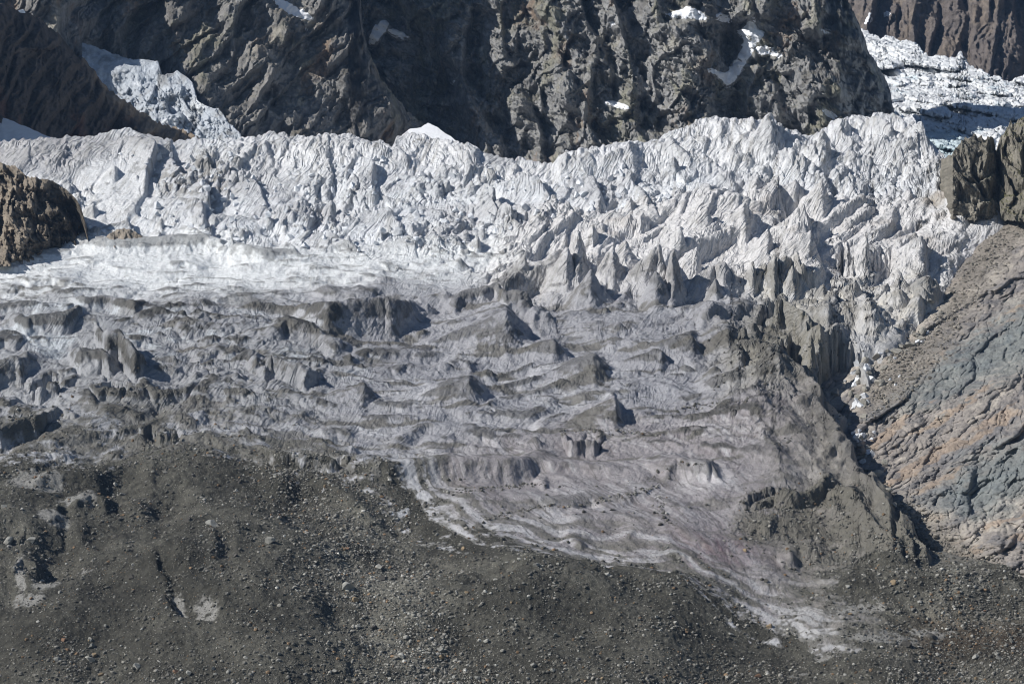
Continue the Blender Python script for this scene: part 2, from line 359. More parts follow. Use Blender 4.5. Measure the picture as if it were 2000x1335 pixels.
# --- landmarks: crests (a wall below a lip) and tent-shaped peaks
wuU = U + 3.2 * fbm2(X / 9., Y / 9., 3, .55, 101); wvV = V + 1.8 * fbm2(X / 9. + 31, Y / 12., 3, .55, 102)
def cols(u0, u1):
    i0 = int(np.clip(np.searchsorted(UU, u0), 0, len(UU))); i1 = int(np.clip(np.searchsorted(UU, u1), 0, len(UU)))
    return slice(i0, i1)
def crest(pts, h, wf=6, wb=40, flat=0.75, taper=.28):
    """lip along pts (as seen), h px high wall under it, wf px run-out in front, wb px fade behind, flattening what stands there"""
    c = cols(pts[0][0] - 30, pts[-1][0] + 30)
    if c.stop - c.start < 2: return
    u = wuU[c]; v = wvV[c]
    pu = [p[0] for p in pts]; L = pu[-1] - pu[0]
    tt = (u - pu[0]) / L
    tp = sstep(0, taper, tt) * sstep(0, taper, 1 - tt)
    hh = h * tp; vc = np.interp(u, pu, [p[1] for p in pts]) + hh
    d = v - vc
    f = np.where(d > 0, np.exp(-(d / wf) ** 2), 1 - sstep(0, wb, -d))
    near = tp * np.where(d > 0, np.exp(-(d / (wf + 8)) ** 2), 1 - sstep(0, wb, -d))
    H[c] = H[c] * (1 - flat * near) + hh * f
def peak(px, py, h, wl, wr, wf=0, wb=0, e=1.0, flat=.8, lean=0.0):
    """tent with its tip seen at (px,py): long lit left flank wl, steep right flank wr"""
    wf = wf or h * .35; wb = wb or h * .5
    c = cols(px - wl * 1.3 - 10, px + wr * 1.3 + 10)
    if c.stop - c.start < 2: return
    u = wuU[c]; v = wvV[c]; pb = py + h
    dx = u - px - lean * (v - pb); dy = v - pb
    a = np.abs(dx) / np.where(dx < 0, wl, wr); b = np.abs(dy) / np.where(dy < 0, wb, wf)
    k = np.maximum(0, 1 - (a ** 1.35 + b ** 1.35) ** (1 / 1.35))
    t = h * k ** e
    w = sstep(0, .35, k)
    H[c] = H[c] * (1 - flat * w) + t
def pit(px, py, wx, wy, dep):
    c = cols(px - wx * 1.6, px + wx * 1.6)
    u = wuU[c]; v = wvV[c]
    k = ((u - px) / wx) ** 2 + ((v - py) / wy) ** 2
    H[c] -= dep * np.exp(-k ** 1.5)
LONG = [
 ([(520, 670), (620, 700), (720, 722), (840, 728), (960, 705), (1040, 670)], 13, 9, 60), ([(360, 775), (470, 765), (600, 782), (720, 812), (850, 815), (980, 800)], 15, 6, 56), ([(280, 850), (400, 862), (520, 890), (620, 925), (720, 985), (800, 1020)], 15, 7, 44),
 ([(880, 860), (1000, 850), (1130, 852), (1260, 835), (1380, 800)], 13, 8, 50), ([(980, 720), (1100, 735), (1230, 730), (1340, 700), (1430, 650)], 14, 7, 50), ([(640, 640), (760, 655), (880, 650), (960, 630)], 10, 8, 44), ([(1080, 650), (1200, 645), (1320, 620), (1400, 580)], 14, 6, 44),
 ([(160, 640), (300, 650), (430, 640), (560, 650)], 12, 6, 36), ([(-60, 880), (80, 872), (220, 840), (340, 830)], 18, 5, 36), ([(100, 930), (240, 905), (380, 900), (470, 930)], 14, 8, 40), ([(1180, 880), (1290, 862), (1420, 870), (1530, 900), (1600, 950)], 14, 7, 50), ([(940, 960), (1080, 975), (1220, 965), (1330, 940)], 12, 8, 50),
 ([(1100, 1010), (1200, 1000), (1320, 1030), (1420, 1080)], 9, 10, 50), ([(560, 745), (650, 752), (760, 768), (880, 770)], 11, 6, 40)]
for q in LONG: crest(*q)
CRESTS = [
 ([(322, 1222), (345, 1212), (380, 1206), (410, 1203), (440, 1212)], 16, 8, 26), ([(-30, 1038), (10, 1030), (60, 1040)], 18, 4, 24), ([(20, 955), (90, 925), (180, 918), (240, 935)], 22, 8, 30), ([(-80, 930), (20, 915), (120, 912)], 20, 8, 30), ([(10, 1120), (45, 1085), (90, 1100)], 12, 8, 30), ([(300, 1075), (370, 1045), (460, 1020), (560, 1030)], 14, 14, 60), ([(120, 990), (180, 965), (230, 985)], 14, 6, 30),
 ([(120, 592), (161, 585), (215, 580), (277, 600), (308, 625)], 26, 5, 26), ([(-60, 610), (0, 603), (50, 602), (92, 608)], 14, 4, 20),
 ([(10, 640), (60, 620), (120, 618), (163, 611), (180, 640)], 36, 6, 30), ([(180, 670), (205, 652), (232, 648), (262, 690), (290, 740)], 60, 8, 40),
 ([(130, 715), (155, 690), (200, 690), (235, 745)], 40, 8, 40), ([(-80, 740), (0, 708), (30, 702), (55, 712), (78, 740)], 44, 8, 30),
 ([(55, 770), (90, 752), (128, 746)], 26, 6, 20), ([(170, 775), (205, 765), (258, 768)], 24, 4, 20), ([(270, 775), (330, 765), (400, 755)], 24, 5, 20),
 ([(470, 740), (500, 712), (532, 701), (584, 720), (640, 750)], 42, 6, 30), ([(500, 690), (532, 655), (558, 628), (614, 641), (659, 667), (710, 692)], 34, 8, 40),
 ([(570, 625), (620, 600), (680, 590), (751, 583), (800, 603), (830, 622)], 58, 12, 36), ([(640, 700), (720, 690), (800, 690), (900, 700)], 18, 6, 40),
 ([(268, 850), (290, 845), (312, 852), (335, 848), (362, 868)], 24, 3, 20), ([(-80, 850), (0, 838), (60, 818), (125, 812)], 42, 5, 26),
 ([(490, 885), (560, 889), (640, 893), (700, 912)], 28, 3, 24), ([(740, 870), (780, 852), (830, 830), (880, 833), (915, 845)], 14, 6, 30),
 ([(640, 925), (790, 899), (880, 893), (980, 891), (1120, 900)], 34, 8, 40), ([(560, 800), (640, 790), (740, 790), (860, 800)], 14, 5, 30),
 ([(1090, 862), (1140, 855), (1185, 860)], 26, 3, 20), ([(960, 575), (1000, 570), (1030, 580), (1055, 605), (1072, 632)], 42, 8, 30),
 ([(860, 600), (900, 575), (950, 566), (980, 575)], 20, 6, 30), ([(1425, 1000), (1457, 975), (1498, 958), (1545, 966), (1620, 958), (1660, 975)], 24, 3, 30),
 ([(1250, 700), (1300, 690), (1340, 700), (1390, 720)], 16, 5, 40), ([(1340, 640), (1400, 615), (1450, 600), (1480, 610)], 22, 6, 40),
 ([(1470, 640), (1500, 596), (1530, 585), (1550, 600), (1620, 640), (1660, 655)], 44, 4, 30), ([(1340, 760), (1400, 745), (1500, 750), (1560, 770)], 20, 6, 40),
 ([(600, 575), (640, 566), (690, 575), (760, 570)], 16, 5, 30), ([(850, 812), (930, 805), (1040, 810), (1100, 800)], 16, 5, 30), ([(1020, 905), (1100, 900), (1180, 910), (1240, 930)], 16, 6, 30),
 ([(1100, 780), (1180, 770), (1260, 790)], 14, 6, 30), ([(980, 700), (1060, 690), (1120, 700)], 14, 6, 30), ([(1240, 915), (1310, 905), (1400, 930)], 18, 6, 30),
 ([(80, 490), (135, 472), (300, 466), (400, 462), (520, 490), (640, 498)], 22, 8, 30), ([(30, 555), (100, 545), (160, 560)], 12, 4, 24), ([(-100, 525), (0, 515), (60, 520)], 12, 4, 24),
 ([(1270, 925), (1320, 900), (1390, 908), (1420, 960)], 26, 8, 30), ([(1360, 545), (1440, 520), (1480, 540)], 18, 8, 30), ([(-60, 690), (10, 665), (60, 680)], 24, 6, 20),
 ([(360, 700), (420, 688), (480, 700)], 16, 5, 20), ([(330, 650), (400, 640), (470, 652)], 16, 5, 20), ([(380, 820), (470, 812), (560, 830)], 14, 5, 20),
]
rr = np.random.default_rng(77)
def rand_spots(zn, n, box, th=.55):
    out = []
    while len(out) < n:
        x = rr.uniform(box[0], box[1]); y = rr.uniform(box[2], box[3])
        if z[zn](np.array([x]), np.array([y]))[0] > th: out.append((x, y))
    return out
def arch(x, y, L, rise, slant, h, wf, wb):
    t = np.linspace(0, 1, 7); px = x + (t - .5) * L
    py = y - rise * (1 - (2 * t - 1) ** 2) + slant * (t - .5) * L + rr.normal(size=7) * L * .025
    crest(list(zip(px, py)), h, wf, wb, .45, .45)
for x, y in rand_spots('white', 46, (-200, 1000, 450, 610)): arch(x, y, rr.uniform(50, 170), rr.uniform(1, 6), rr.normal() * .05, rr.uniform(4, 9), 3, 20)
for x, y in rand_spots('mid', 72, (250, 1560, 560, 930)): L = rr.uniform(30, 150); arch(x, y, L, L * rr.uniform(.02, .16), rr.normal() * .14, rr.uniform(4, 14) * (.4 + L / 160), rr.uniform(4, 9), rr.uniform(24, 50))
for x, y in rand_spots('domes', 80, (-250, 640, 600, 930)): L = rr.uniform(30, 120); arch(x, y, L, L * rr.uniform(.05, .25), rr.normal() * .14, rr.uniform(8, 20) * (.4 + L / 130), rr.uniform(3, 6), rr.uniform(20, 36))
for x, y in rand_spots('tongue', 26, (850, 1700, 850, 1120)): L = rr.uniform(30, 110); arch(x, y, L, L * rr.uniform(.05, .2), rr.uniform(0, .25), rr.uniform(5, 12), 4, 40)
for x, y in rand_spots('dark', 44, (-250, 560, 905, 1180)): L = rr.uniform(40, 150); arch(x, y, L, L * rr.uniform(.02, .14), rr.normal() * .16, rr.uniform(5, 14), 16, 40)
for x, y in rand_spots('dark', 22, (560, 2200, 1080, 1400)): L = rr.uniform(40, 150); arch(x, y, L, L * rr.uniform(.02, .12), rr.normal() * .1 + .1, rr.uniform(3, 8), 8, 36)
for x, y in rand_spots('brown', 20, (1400, 1700, 640, 980)): L = rr.uniform(40, 110); arch(x, y, L, L * rr.uniform(.1, .3), rr.normal() * .2, rr.uniform(8, 22), 6, 34)
for q in CRESTS: crest(q[0], q[1] * 1.15, *q[2:])
for x, y in rand_spots('mid', 46, (250, 1560, 560, 900)): h = rr.uniform(7, 22); peak(x, y, h, h * rr.uniform(1.6, 3.2), h * rr.uniform(.8, 1.5), flat=.4)
for x, y in rand_spots('blocks', 18, (1440, 1880, 545, 655), .4) + rand_spots('brown', 8, (1400, 1700, 600, 900)): h = rr.uniform(16, 44); peak(x, y - h * .4, h, h * rr.uniform(.7, 1.4), h * rr.uniform(.25, .6), flat=.6)
for x, y in rand_spots('fins', 9, (1000, 1900, 420, 560)): h = rr.uniform(24, 70); peak(x, y - h * .4, h, h * rr.uniform(1.1, 2.0), h * rr.uniform(.25, .5), h * .3, h * .6, flat=.7)
for x, y in rand_spots('wall', 1, (460, 1500, 240, 320), .4): h = rr.uniform(16, 40); peak(x, y, h, h * rr.uniform(.7, 1.4), h * rr.uniform(.3, .6), flat=.6)
for x, y in rand_spots('fall', 30, (180, 1300, 300, 480)): h = rr.uniform(8, 26); peak(x, y, h, h * rr.uniform(.6, 1.3), h * rr.uniform(.2, .5), h * .3, h * .7, flat=.6)
PEAKS = [(708, 757, 34, 60, 34), (917, 744, 46, 80, 52), (1160, 701, 46, 70, 50), (1080, 673, 34, 70, 36), (987, 615, 66, 110, 58), (517, 746, 22, 30, 16),
 (1129, 454, 82, 90, 34), (1107, 491, 62, 46, 26), (1197, 482, 70, 46, 34), (1221, 467, 52, 46, 36), (1152, 529, 62, 46, 56), (1287, 476, 84, 90, 26), (1313, 489, 88, 20, 34), (1283, 530, 66, 40, 44),
 (1415, 512, 54, 120, 50), (1398, 545, 42, 26, 26), (1252, 414, 26, 20, 22), (1200, 783, 46, 70, 20), (1070, 620, 20, 40, 20), (1378, 410, 46, 70, 26), (1232, 420, 20, 30, 20),
 (1552, 345, 30, 40, 24), (1605, 350, 50, 60, 26), (1455, 400, 50, 60, 14), (1655, 470, 40, 26, 10), (1500, 450, 50, 60, 12), (1600, 265, 50, 40, 30), (1608, 262, 52, 20, 24), (1505, 222, 70, 60, 34),
 (1470, 513, 46, 24, 14), (1512, 500, 60, 24, 18), (1548, 522, 46, 26, 24), (1360, 480, 40, 60, 16), (1330, 450, 40, 60, 20), (1025, 500, 40, 50, 14), (1160, 440, 30, 40, 12), (900, 505, 20, 60, 20),
 (1620, 600, 34, 50, 24), (1700, 590, 34, 50, 24), (1760, 560, 30, 50, 24), (1290, 690, 30, 80, 20), (1350, 660, 36, 70, 26), (1420, 660, 30, 50, 26), (1445, 700, 30, 40, 16)]
for q in PEAKS: (peak(q[0], q[1], q[2] * 1.12, q[3], q[4] * .85) if q[1] < 590 else peak(q[0], q[1], q[2] * 1.1, q[3] * 1.8, q[4] * 1.05, q[2] * .7, q[2] * 1.5, 1.25, .5))
for q in [(1100, 985, 0, 0, 0), (1148, 990, 22, 6, 16), (1020, 772, 26, 6, 10), (1036, 846, 16, 5, 10), (998, 851, 10, 4, 8), (620, 1010, 30, 8, 6), (760, 1025, 24, 6, 5), (17, 1052, 34, 12, 24), (650, 1185, 20, 12, 8), (1040, 1000, 0, 0, 0),
          (375, 1228, 44, 16, 10), (1350, 870, 40, 8, 14), (880, 700, 60, 8, 8), (1000, 940, 40, 6, 8)]:
    if q[2]: pit(*q)
# marginal gully along the rock slope on the right, with the big dark hole
EDGE = [(300, 2010), (400, 1960), (450, 1935), (520, 1885), (560, 1870), (600, 1845), (640, 1815), (680, 1770), (710, 1740), (760, 1715), (800, 1690), (850, 1690), (900, 1712), (950, 1740), (1000, 1765), (1050, 1800), (1085, 1850), (1110, 1900), (1140, 1960), (1160, 2010), (1400, 2500)]
ev = np.array([e[0] for e in EDGE], float); eu = np.array([e[1] for e in EDGE], float)
def edge_u(v): return np.interp(v, ev, eu) + 12 * perlin2(np.asarray(v) / 34., np.asarray(v) * 0 + 2.5, 111) + 6 * perlin2(np.asarray(v) / 11., np.asarray(v) * 0 + 4.5, 112)
for pts, h, wl, wr in [([(1540, 740), (1600, 820), (1645, 900), (1690, 985), (1760, 1075)], 44, 90, 24), ([(1430, 770), (1495, 850), (1540, 950)], 18, 70, 34), ([(1390, 640), (1460, 690), (1520, 770)], 24, 70, 34), ([(1490, 800), (1560, 880), (1610, 960)], 18, 50, 30), ([(1690, 960), (1740, 1030), (1800, 1100)], 30, 30, 14), ([(1640, 990), (1700, 1050), (1750, 1100)], 22, 40, 16)]:
    H += ridgeline(wuU + 14 * fbm2(X / 22., Y / 30., 3, .55, 181), wvV + 10 * fbm2(X / 22., Y / 30., 3, .55, 182), pts, h, wl, wr, 1.2)
du = edge_u(V + H * .5) - U
gm = sstep(430, 520, V) * sstep(1110, 1020, V)
H = H * (1 - sstep(-4, 26, -du) * sstep(300, 420, V) * .85)
H -= 34 * sstep(0, 70, -du) * sstep(330, 430, V) * sstep(1120, 1060, V)
H -= gm * 40 * np.exp(-((du - 8) / 24.) ** 2)
gw = 70 * np.exp(-((V - 735) / 62.) ** 2) * 1.0
def boxpit(poly, dep):
    global H
    zz = Zone(poly, 5, 4); H = H - dep * sstep(.25, .75, zz(U + 7 * fbm2(X / 5., Y / 8., 3, .55, 121), V + 5 * fbm2(X / 5. + 9, Y / 8., 3, .55, 122)))
H = H * (1 - .5 * np.exp(-((U - 1640) / 60.) ** 2 - ((V - 735) / 70.) ** 2))
boxpit([(1596, 700), (1606, 676), (1645, 662), (1685, 680), (1678, 720), (1692, 742), (1684, 772), (1650, 800), (1612, 800), (1600, 750)], 95)
boxpit([(1522, 672), (1545, 655), (1575, 665), (1584, 690), (1562, 728), (1534, 730)], 60)
boxpit([(1698, 492), (1718, 484), (1744, 486), (1748, 530), (1716, 526)], 46); boxpit([(1640, 470), (1652, 468), (1656, 505), (1642, 525), (1634, 510)], 50)
boxpit([(1700, 700), (1760, 672), (1830, 628), (1840, 640), (1770, 690), (1716, 716)], 46); boxpit([(1660, 800), (1690, 790), (1690, 860), (1704, 900), (1690, 915), (1668, 860)], 50)
boxpit([(1698, 920), (1716, 915), (1740, 1000), (1725, 1000)], 34); boxpit([(1474, 640), (1500, 596), (1540, 588), (1546, 606), (1500, 645)], 34)
boxpit([(1440, 512), (1456, 510), (1462, 540), (1448, 545)], 36); boxpit([(1365, 505), (1374, 505), (1376, 545), (1368, 540)], 30)
boxpit([(1102, 872), (1140, 862), (1176, 866), (1170, 884), (1120, 888)], 9); boxpit([(278, 852), (312, 850), (318, 872), (300, 880), (282, 870)], 26); boxpit([(322, 858), (345, 852), (362, 872), (330, 878)], 24)
boxpit([(60, 775), (90, 752), (124, 752), (118, 772), (70, 790)], 22); boxpit([(185, 775), (215, 768), (252, 772), (240, 792), (196, 792)], 24)
boxpit([(560, 896), (640, 898), (700, 920), (690, 930), (600, 912)], 22); boxpit([(1450, 985), (1500, 968), (1560, 970), (1540, 982), (1462, 1000)], 20)
for (hu, hv, a_, b_, dd) in [(1550, 708, 20, 26, 40), (1700, 690, 26, 14, 34), (1660, 850, 16, 40, 30), (1690, 930, 14, 50, 30), (1790, 645, 30, 12, 24), (1720, 508, 20, 14, 34), (1646, 505, 6, 26, 50), (1750, 1060, 8, 40, 20)]:
    pit(hu, hv, a_, b_, dd)
peak(1585, 655, 64, 26, 10, 14, 10); peak(1692, 450, 78, 40, 10, 12, 12); peak(1600, 640, 36, 50, 24)
exec_t("relief raster")

# --- rows redistributed so that steep walls get as many samples as flats
def place(U, V, H):
    D = Dbase(U, V); P = unproj(U, V, D); P[..., 2] += H * D / F
    return P
P = place(U, V, H)
vs = 667.5 - P[..., 2] / P[..., 1] * F                              # where it is seen
arc = np.linalg.norm(np.diff(P, axis=1), axis=-1) / MP[:, 1:]
w = np.abs(np.diff(vs, axis=1)) + .30 * arc
w = box1(w.astype(f4), 5, 1); w = box1(w, 8, 0)
offs = (V[:, 1:] > 1400) | (V[:, :-1] < 0); w = np.where(offs, w * .4, w)
cw = np.concatenate([np.zeros((len(UU), 1)), np.cumsum(w, 1)], 1); cw /= cw[:, -1:]
NR = 1300 if QUICK == 0 else 600
tg = np.linspace(0, 1, NR)
rows = np.stack([np.interp(tg, cw[i], np.arange(NS)) for i in range(len(UU))]).astype(f4)
ri = np.clip(rows.astype(np.int32), 0, NS - 2); rf = rows - ri
ii = np.arange(len(UU))[:, None]
def rs(A): return (A[ii, ri] * (1 - rf) + A[ii, ri + 1] * rf).astype(f4)
Xr_ = rs(X); Yr_ = rs(Y)
Hs = rs(H); Vr = rs(V); Ur = np.repeat(UU[:, None], NR, 1)
bl = blur(H, 5, 5); convex = rs(H - bl); bl2 = H - blur(H, 20, 18); convex2 = rs(bl2)
ZR = {k: rs(v) for k, v in Z.items()}
P = place(Ur, Vr, Hs)
# behind the skyline the ice falls away out of sight
nb = 14
back = [P[:, :1] + np.array([0, 12.0 * k * k * .35 + 4 * k, -3.5 * k - .6 * k * k]) for k in range(nb, 0, -1)]
P = np.concatenate(back + [P], 1)
ext = lambda A: np.concatenate([np.repeat(A[:, :1], nb, 1), A], 1)
ZR = {k: ext(v) for k, v in ZR.items()}; convex = ext(convex); convex2 = ext(convex2); Hs = ext(Hs); Xr_ = ext(Xr_); Yr_ = ext(Yr_); Ur = ext(Ur); Vr = ext(Vr)
exec_t("resample")
# --- small relief in three dimensions, pushed along the surface normal
Nn = normals(P); P32 = P.astype(f4)
icy = np.clip(1 - ZR['dark'], 0, 1)
smr = ext(rs(smooth_)); rough = np.clip(ZR['fall'] * (1 - .6 * ZR['face']) * (.35 + .65 * smr) + .6 * ZR['blocks'] + .4 * ZR['fins'] + .5 * ZR['mid'] + .55 * ZR['domes'] + .6 * ZR['brownr'] + .3 * ZR['patchy'] + .25 * ZR['tongue'] + .25 * ZR['white'], 0, 1)
d = (1.0 * rough + .15) * ridge3(P32, 1 / 11., 3, .5, 120)
d += (.42 * rough + .16 + .3 * ZR['dark']) * fbm3(P32, 1 / 3.2, 2, .6, 130)
# melt runnels leaning up to the right on the clean seracs
lean = .42
q1 = (P32[..., 0] - lean * P32[..., 2]); q2 = P32[..., 2] + lean * P32[..., 0]
sk = np.clip(ZR['fins'] + ZR['top'] * .8 + ZR['wall'] + .4 * ZR['fall'], 0, 1)
ww = 2.2 * perlin3(P32[..., 0] / 26, P32[..., 1] / 26, P32[..., 2] / 26, 140)
d += sk * .42 * (.5 - np.abs(perlin3((q1 + 3 * ww) / 2.1, P32[..., 1] / 26, q2 / 22, 141)) * 1.6)
d += sk * .8 * (.5 - np.abs(perlin3((q1 + 3 * ww) / 6.5, P32[..., 1] / 40, q2 / 34, 142)) * 1.6)
FX = Xr_ + (Yr_ - 280) * (.14 + .34 * sstep(1560, 1180, Ur))                 # flow coordinate across the tongue
t_fl = ZR['tongue'] * (.10 * perlin2(FX / 2.2 + .5 * perlin2(Xr_ / 15, Yr_ / 15, 144), Yr_ / 26, 143) + .16 * perlin2(FX / 6., Yr_ / 50, 145))
d += t_fl + ZR['mid'] * .35 * ridge3(P32, 1 / 4.5, 2, .5, 146)
fade = np.ones(P.shape[1], f4); fade[:nb + 3] = .3
P = P + Nn * (d * fade[None, :])[..., None]
Nn = normals(P)
exec_t("fine relief")
# --- colours (what the ice, dirt and stones are made of)
sl_ = Nn[..., 2]
n1 = fbm3(P32, 1 / 40., 4, .55, 150); n2 = fbm3(P32, 1 / 7., 3, .6, 151); n3 = fbm3(P32, 1 / 2.2, 2, .6, 152)
rndp = rng.random(P.shape[:2]).astype(f4)
C = np.zeros(P.shape[:2] + (3,), f4)
def mixc(c, m):
    global C
    m = np.clip(m, 0, 1)[..., None]; C = C * (1 - m) + np.array(c, f4) * m
C[:] = (.52, .525, .545)
mixc((.71, .73, .76), ZR['fall'] * sstep(-.6, .3, n1 + .4 * n2)); mixc((.52, .525, .54), ZR['fall'] * sstep(.1, .8, -n1) * .6)
mixc((.78, .80, .81), ZR['white'] * (1 - .5 * sstep(.0, .8, n2)))
mixc((.76, .77, .78), ZR['face'] * .8)
mixc((.28, .27, .255), ZR['grit'] * sstep(-.25, .3, n2 + .4 * n1) * .9)
mixc((.42, .415, .425), ZR['ltop'] * .8)
mixc((.72, .725, .74), np.maximum(ZR['top'], ZR['wall']) * sstep(-.8, .2, n1)); mixc((.72, .705, .70), ZR['fins'] * .8)
mixc((.50, .455, .42), ZR['fins'] * sstep(.15, .6, n1 + .2 * n2) * .5)
mixc((.295, .295, .318), ZR['mid'] * .93); mixc((.54, .54, .56), ZR['mid'] * sstep(.0, .8, n1 + .4 * n2) * .6)
mixc((.31, .315, .33), ZR['domes'] * .85); mixc((.50, .53, .56), ZR['domes'] * sstep(.0, .6, n1 + .5 * n2) * sstep(860, 660, Vr))
mixc((.56, .53, .47), ZR['blocks'] * (.6 + .5 * n2)); mixc((.21, .195, .155), ZR['brown'] * (.85 + .3 * n2))
tg_ = ZR['tongue']; flow = fbm2(FX / 3.4 + .7 * perlin2(Xr_ / 20, Yr_ / 20, 162), Yr_ / 30., 3, .6, 160); flow2 = fbm2(FX / 16.0, Yr_ / 60., 3, .55, 161)
mixc((.275, .255, .262), tg_ * .95); mixc((.52, .505, .52), tg_ * sstep(.0, .8, .8 * flow2 + .35 * flow + .5 * n1 + .3 * n2) * .62); mixc((.16, .135, .14), tg_ * sstep(.1, .9, -.8 * flow2 - .3 * flow + .4 * n2) * .6)
fl3 = fbm2(FX / 1.5 + 1.2 * perlin2(Xr_ / 14, Yr_ / 18, 163), Yr_ / 24., 3, .65, 164); mixc((.13, .12, .115), tg_ * sstep(.25, .7, fl3 + .35 * n1) * .65); mixc((.55, .55, .56), tg_ * sstep(.35, .8, -fl3 + .2 * n1) * .4)
mixc((.21, .195, .165), tg_ * sstep(1430, 1640, Ur) * .75)
purple = np.exp(-((Ur - 1400) / 90.) ** 2 - ((Vr - 1080) / 42.) ** 2); mixc((.17, .115, .125), purple * .8 * (.7 + .6 * flow))
# rock dust caught on lips, ledges and hollows
dirtz = .75 * ZR['mid'] + .9 * ZR['domes'] + .7 * ZR['white'] + .5 * ZR['tongue'] + .5 * ZR['blocks'] + .22 * ZR['fall'] + .12 * ZR['fins'] + .3 * ZR['semi']
lip = sstep(2.4, 4.6, convex2 * .8 + convex * .9 + 1.2 * n2 + .5 * n3 - .3) * np.clip(dirtz, 0, 1)
mixc((.068, .065, .058), lip * sstep(-.6, .1, n1 + .6 * n2) * (.95 - .2 * ZR['white']))
vein = sstep(.82, .97, ridge2(Xr_ / 16. + .5 * n2, Yr_ / 22. + .5 * n1, 2, .5, 155) ) * np.clip(.7 * ZR['fall'] + .6 * ZR['fins'] + .5 * ZR['top'] + .4 * ZR['wall'] + .6 * ZR['white'], 0, 1) * sstep(-.3, .3, n2)
mixc((.22, .21, .195), vein * .85)
lin = sstep(.86, .955, ridge2(Xr_ / 95. + .5 * perlin2(Xr_ / 30, Yr_ / 30, 158), Yr_ / 15. + .6 * perlin2(Xr_ / 50, Yr_ / 50, 159) + Hs / 30., 2, .5, 157)) * np.clip(ZR['mid'] + .8 * ZR['domes'] + .8 * ZR['white'] + .5 * ZR['tongue'] + .3 * ZR['fins'], 0, 1)
mixc((.075, .072, .064), lin * sstep(-.5, .1, n2 + .5 * n1) * .85)
str_ = fbm3(P32 * np.array([1.2, .12, .1], f4) + (P32[..., 2:] * np.array([.42, 0, 0], f4)) * -1, 1 / 2.6, 3, .6, 170)
mixc((.36, .35, .33), sstep(.15, .7, str_ + .4 * n1) * np.clip(ZR['fins'] + .8 * ZR['wall'] + .8 * ZR['top'] + .7 * ZR['fall'], 0, 1) * .6)
pepper = sstep(.35, .75, n3 + .4 * n2) * np.clip(.5 * ZR['mid'] + .6 * ZR['domes'] + .25 * ZR['fins'] + .4 * ZR['tongue'] + .35 * ZR['fall'], 0, 1)
mixc((.11, .105, .095), pepper * .55)
mixc((.095, .09, .075), ZR['semi'] * sstep(-.35, .15, n1 + .5 * n2 + .3 * n3) * .9)
mixc((.12, .112, .09), ZR['patchy'] * sstep(-.7, 0, n1 + .5 * n2 + .4 * n3) * .92)
mixc((.12, .113, .098), np.clip(ZR['mid'] + .6 * ZR['tongue'], 0, 1) * sstep(.25, .6, fbm2(Xr_ / 60., Yr_ / 14., 4, .6, 156) + .3 * n2) * .85)
mixc((.10, .09, .07), ZR['stain'] * sstep(-.2, .3, n2 + .5 * n1) * .9)
slab = np.exp(-(((Ur - 1832) / 34.) ** 2 + ((Vr - 384 + .2 * (Ur - 1832)) / 13.) ** 2) ** 2); mixc((.36, .315, .26), slab * (.8 + .3 * n3))
# debris cover
wb_ = Vr - np.interp(Ur, [-300, 0, 150, 300, 450, 600, 700, 790, 850, 960, 1100, 1210, 1310, 1390, 1540, 1740], [905, 915, 922, 900, 905, 925, 940, 960, 1010, 1072, 1105, 1125, 1136, 1178, 1232, 1290])
band = fbm2(Ur / 240., wb_ / 13. + .8 * perlin2(Ur / 70., Vr / 40., 166), 3, .55, 167)
nearb = sstep(-150, -20, wb_) * sstep(80, 0, wb_) * sstep(1760, 1600, Ur)
mixc((.13, .122, .10), nearb * sstep(-.05, .3, band + .25 * n2) * .85)
mixc((.50, .50, .51), nearb * sstep(.1, .5, -band + .25 * n2) * sstep(300, 600, Ur) * .6)
fstk = fbm2(FX / 9. , Yr_ / 55., 4, .6, 165) * .6 + .7 * band
dk = ZR['dark'] + (.30 * n2 + .42 * fstk * sstep(500, 800, Ur) + .2 * n2 * sstep(800, 500, Ur)) * (ZR['dark'] > .02) * (ZR['dark'] < .98) + .12 * n3 * (ZR['dark'] > .02)
debris = dk > .5
ice_win = np.zeros_like(dk)
for (iu, iv, ia, ib) in [(405, 1224, 24, 17), (352, 1228, 17, 15), (40, 1130, 10, 46), (60, 1175, 34, 9), (105, 1020, 36, 12), (70, 955, 60, 14), (175, 970, 30, 10), (1730, 1255, 70, 12), (1620, 1215, 90, 14), (1560, 1200, 60, 10), (1820, 1240, 60, 5), (1610, 1280, 18, 6), (1560, 1305, 16, 5), (90, 1150, 30, 12), (835, 1038, 20, 6), (150, 985, 40, 8), (1545, 1110, 46, 30), (1680, 1205, 60, 10), (170, 1125, 16, 6)]:
    k = ((Ur - iu + 10 * n2) / ia) ** 2 + ((Vr - iv + 5 * n3) / ib) ** 2
    ice_win = np.maximum(ice_win, 1 - sstep(.5, 1.3, k))
ice_win = ice_win * sstep(-.5, .3, n2 + .8 * n3 + .8 * ice_win - .3)
g = (.080 + .028 * n1 + .022 * n2 + .018 * n3)[..., None] * np.array([1.0, .965, .82], f4)
wet = fbm2((Xr_ + .5 * Yr_) / 34., Yr_ / 60., 4, .6, 157); g = g * (1 + .34 * wet)[..., None]
pale = np.exp(-((Ur - 700 - (Vr - 1080) * .55) / 110.) ** 2) * sstep(940, 1040, Vr) * sstep(1500, 1200, Vr); pale = np.maximum(pale * .8, np.exp(-((Ur - 1900) / 190.) ** 2 - ((Vr - 1180) / 90.) ** 2) * .9)
pale = pale * sstep(-.5, .4, n1 + .6 * n2 + .5 * wet); g = g * (1 + 1.0 * pale[..., None]); g = g * (1 - .25 * np.exp(-((Ur - 300) / 200.) ** 2 - ((Vr - 1180) / 90.) ** 2))[..., None]
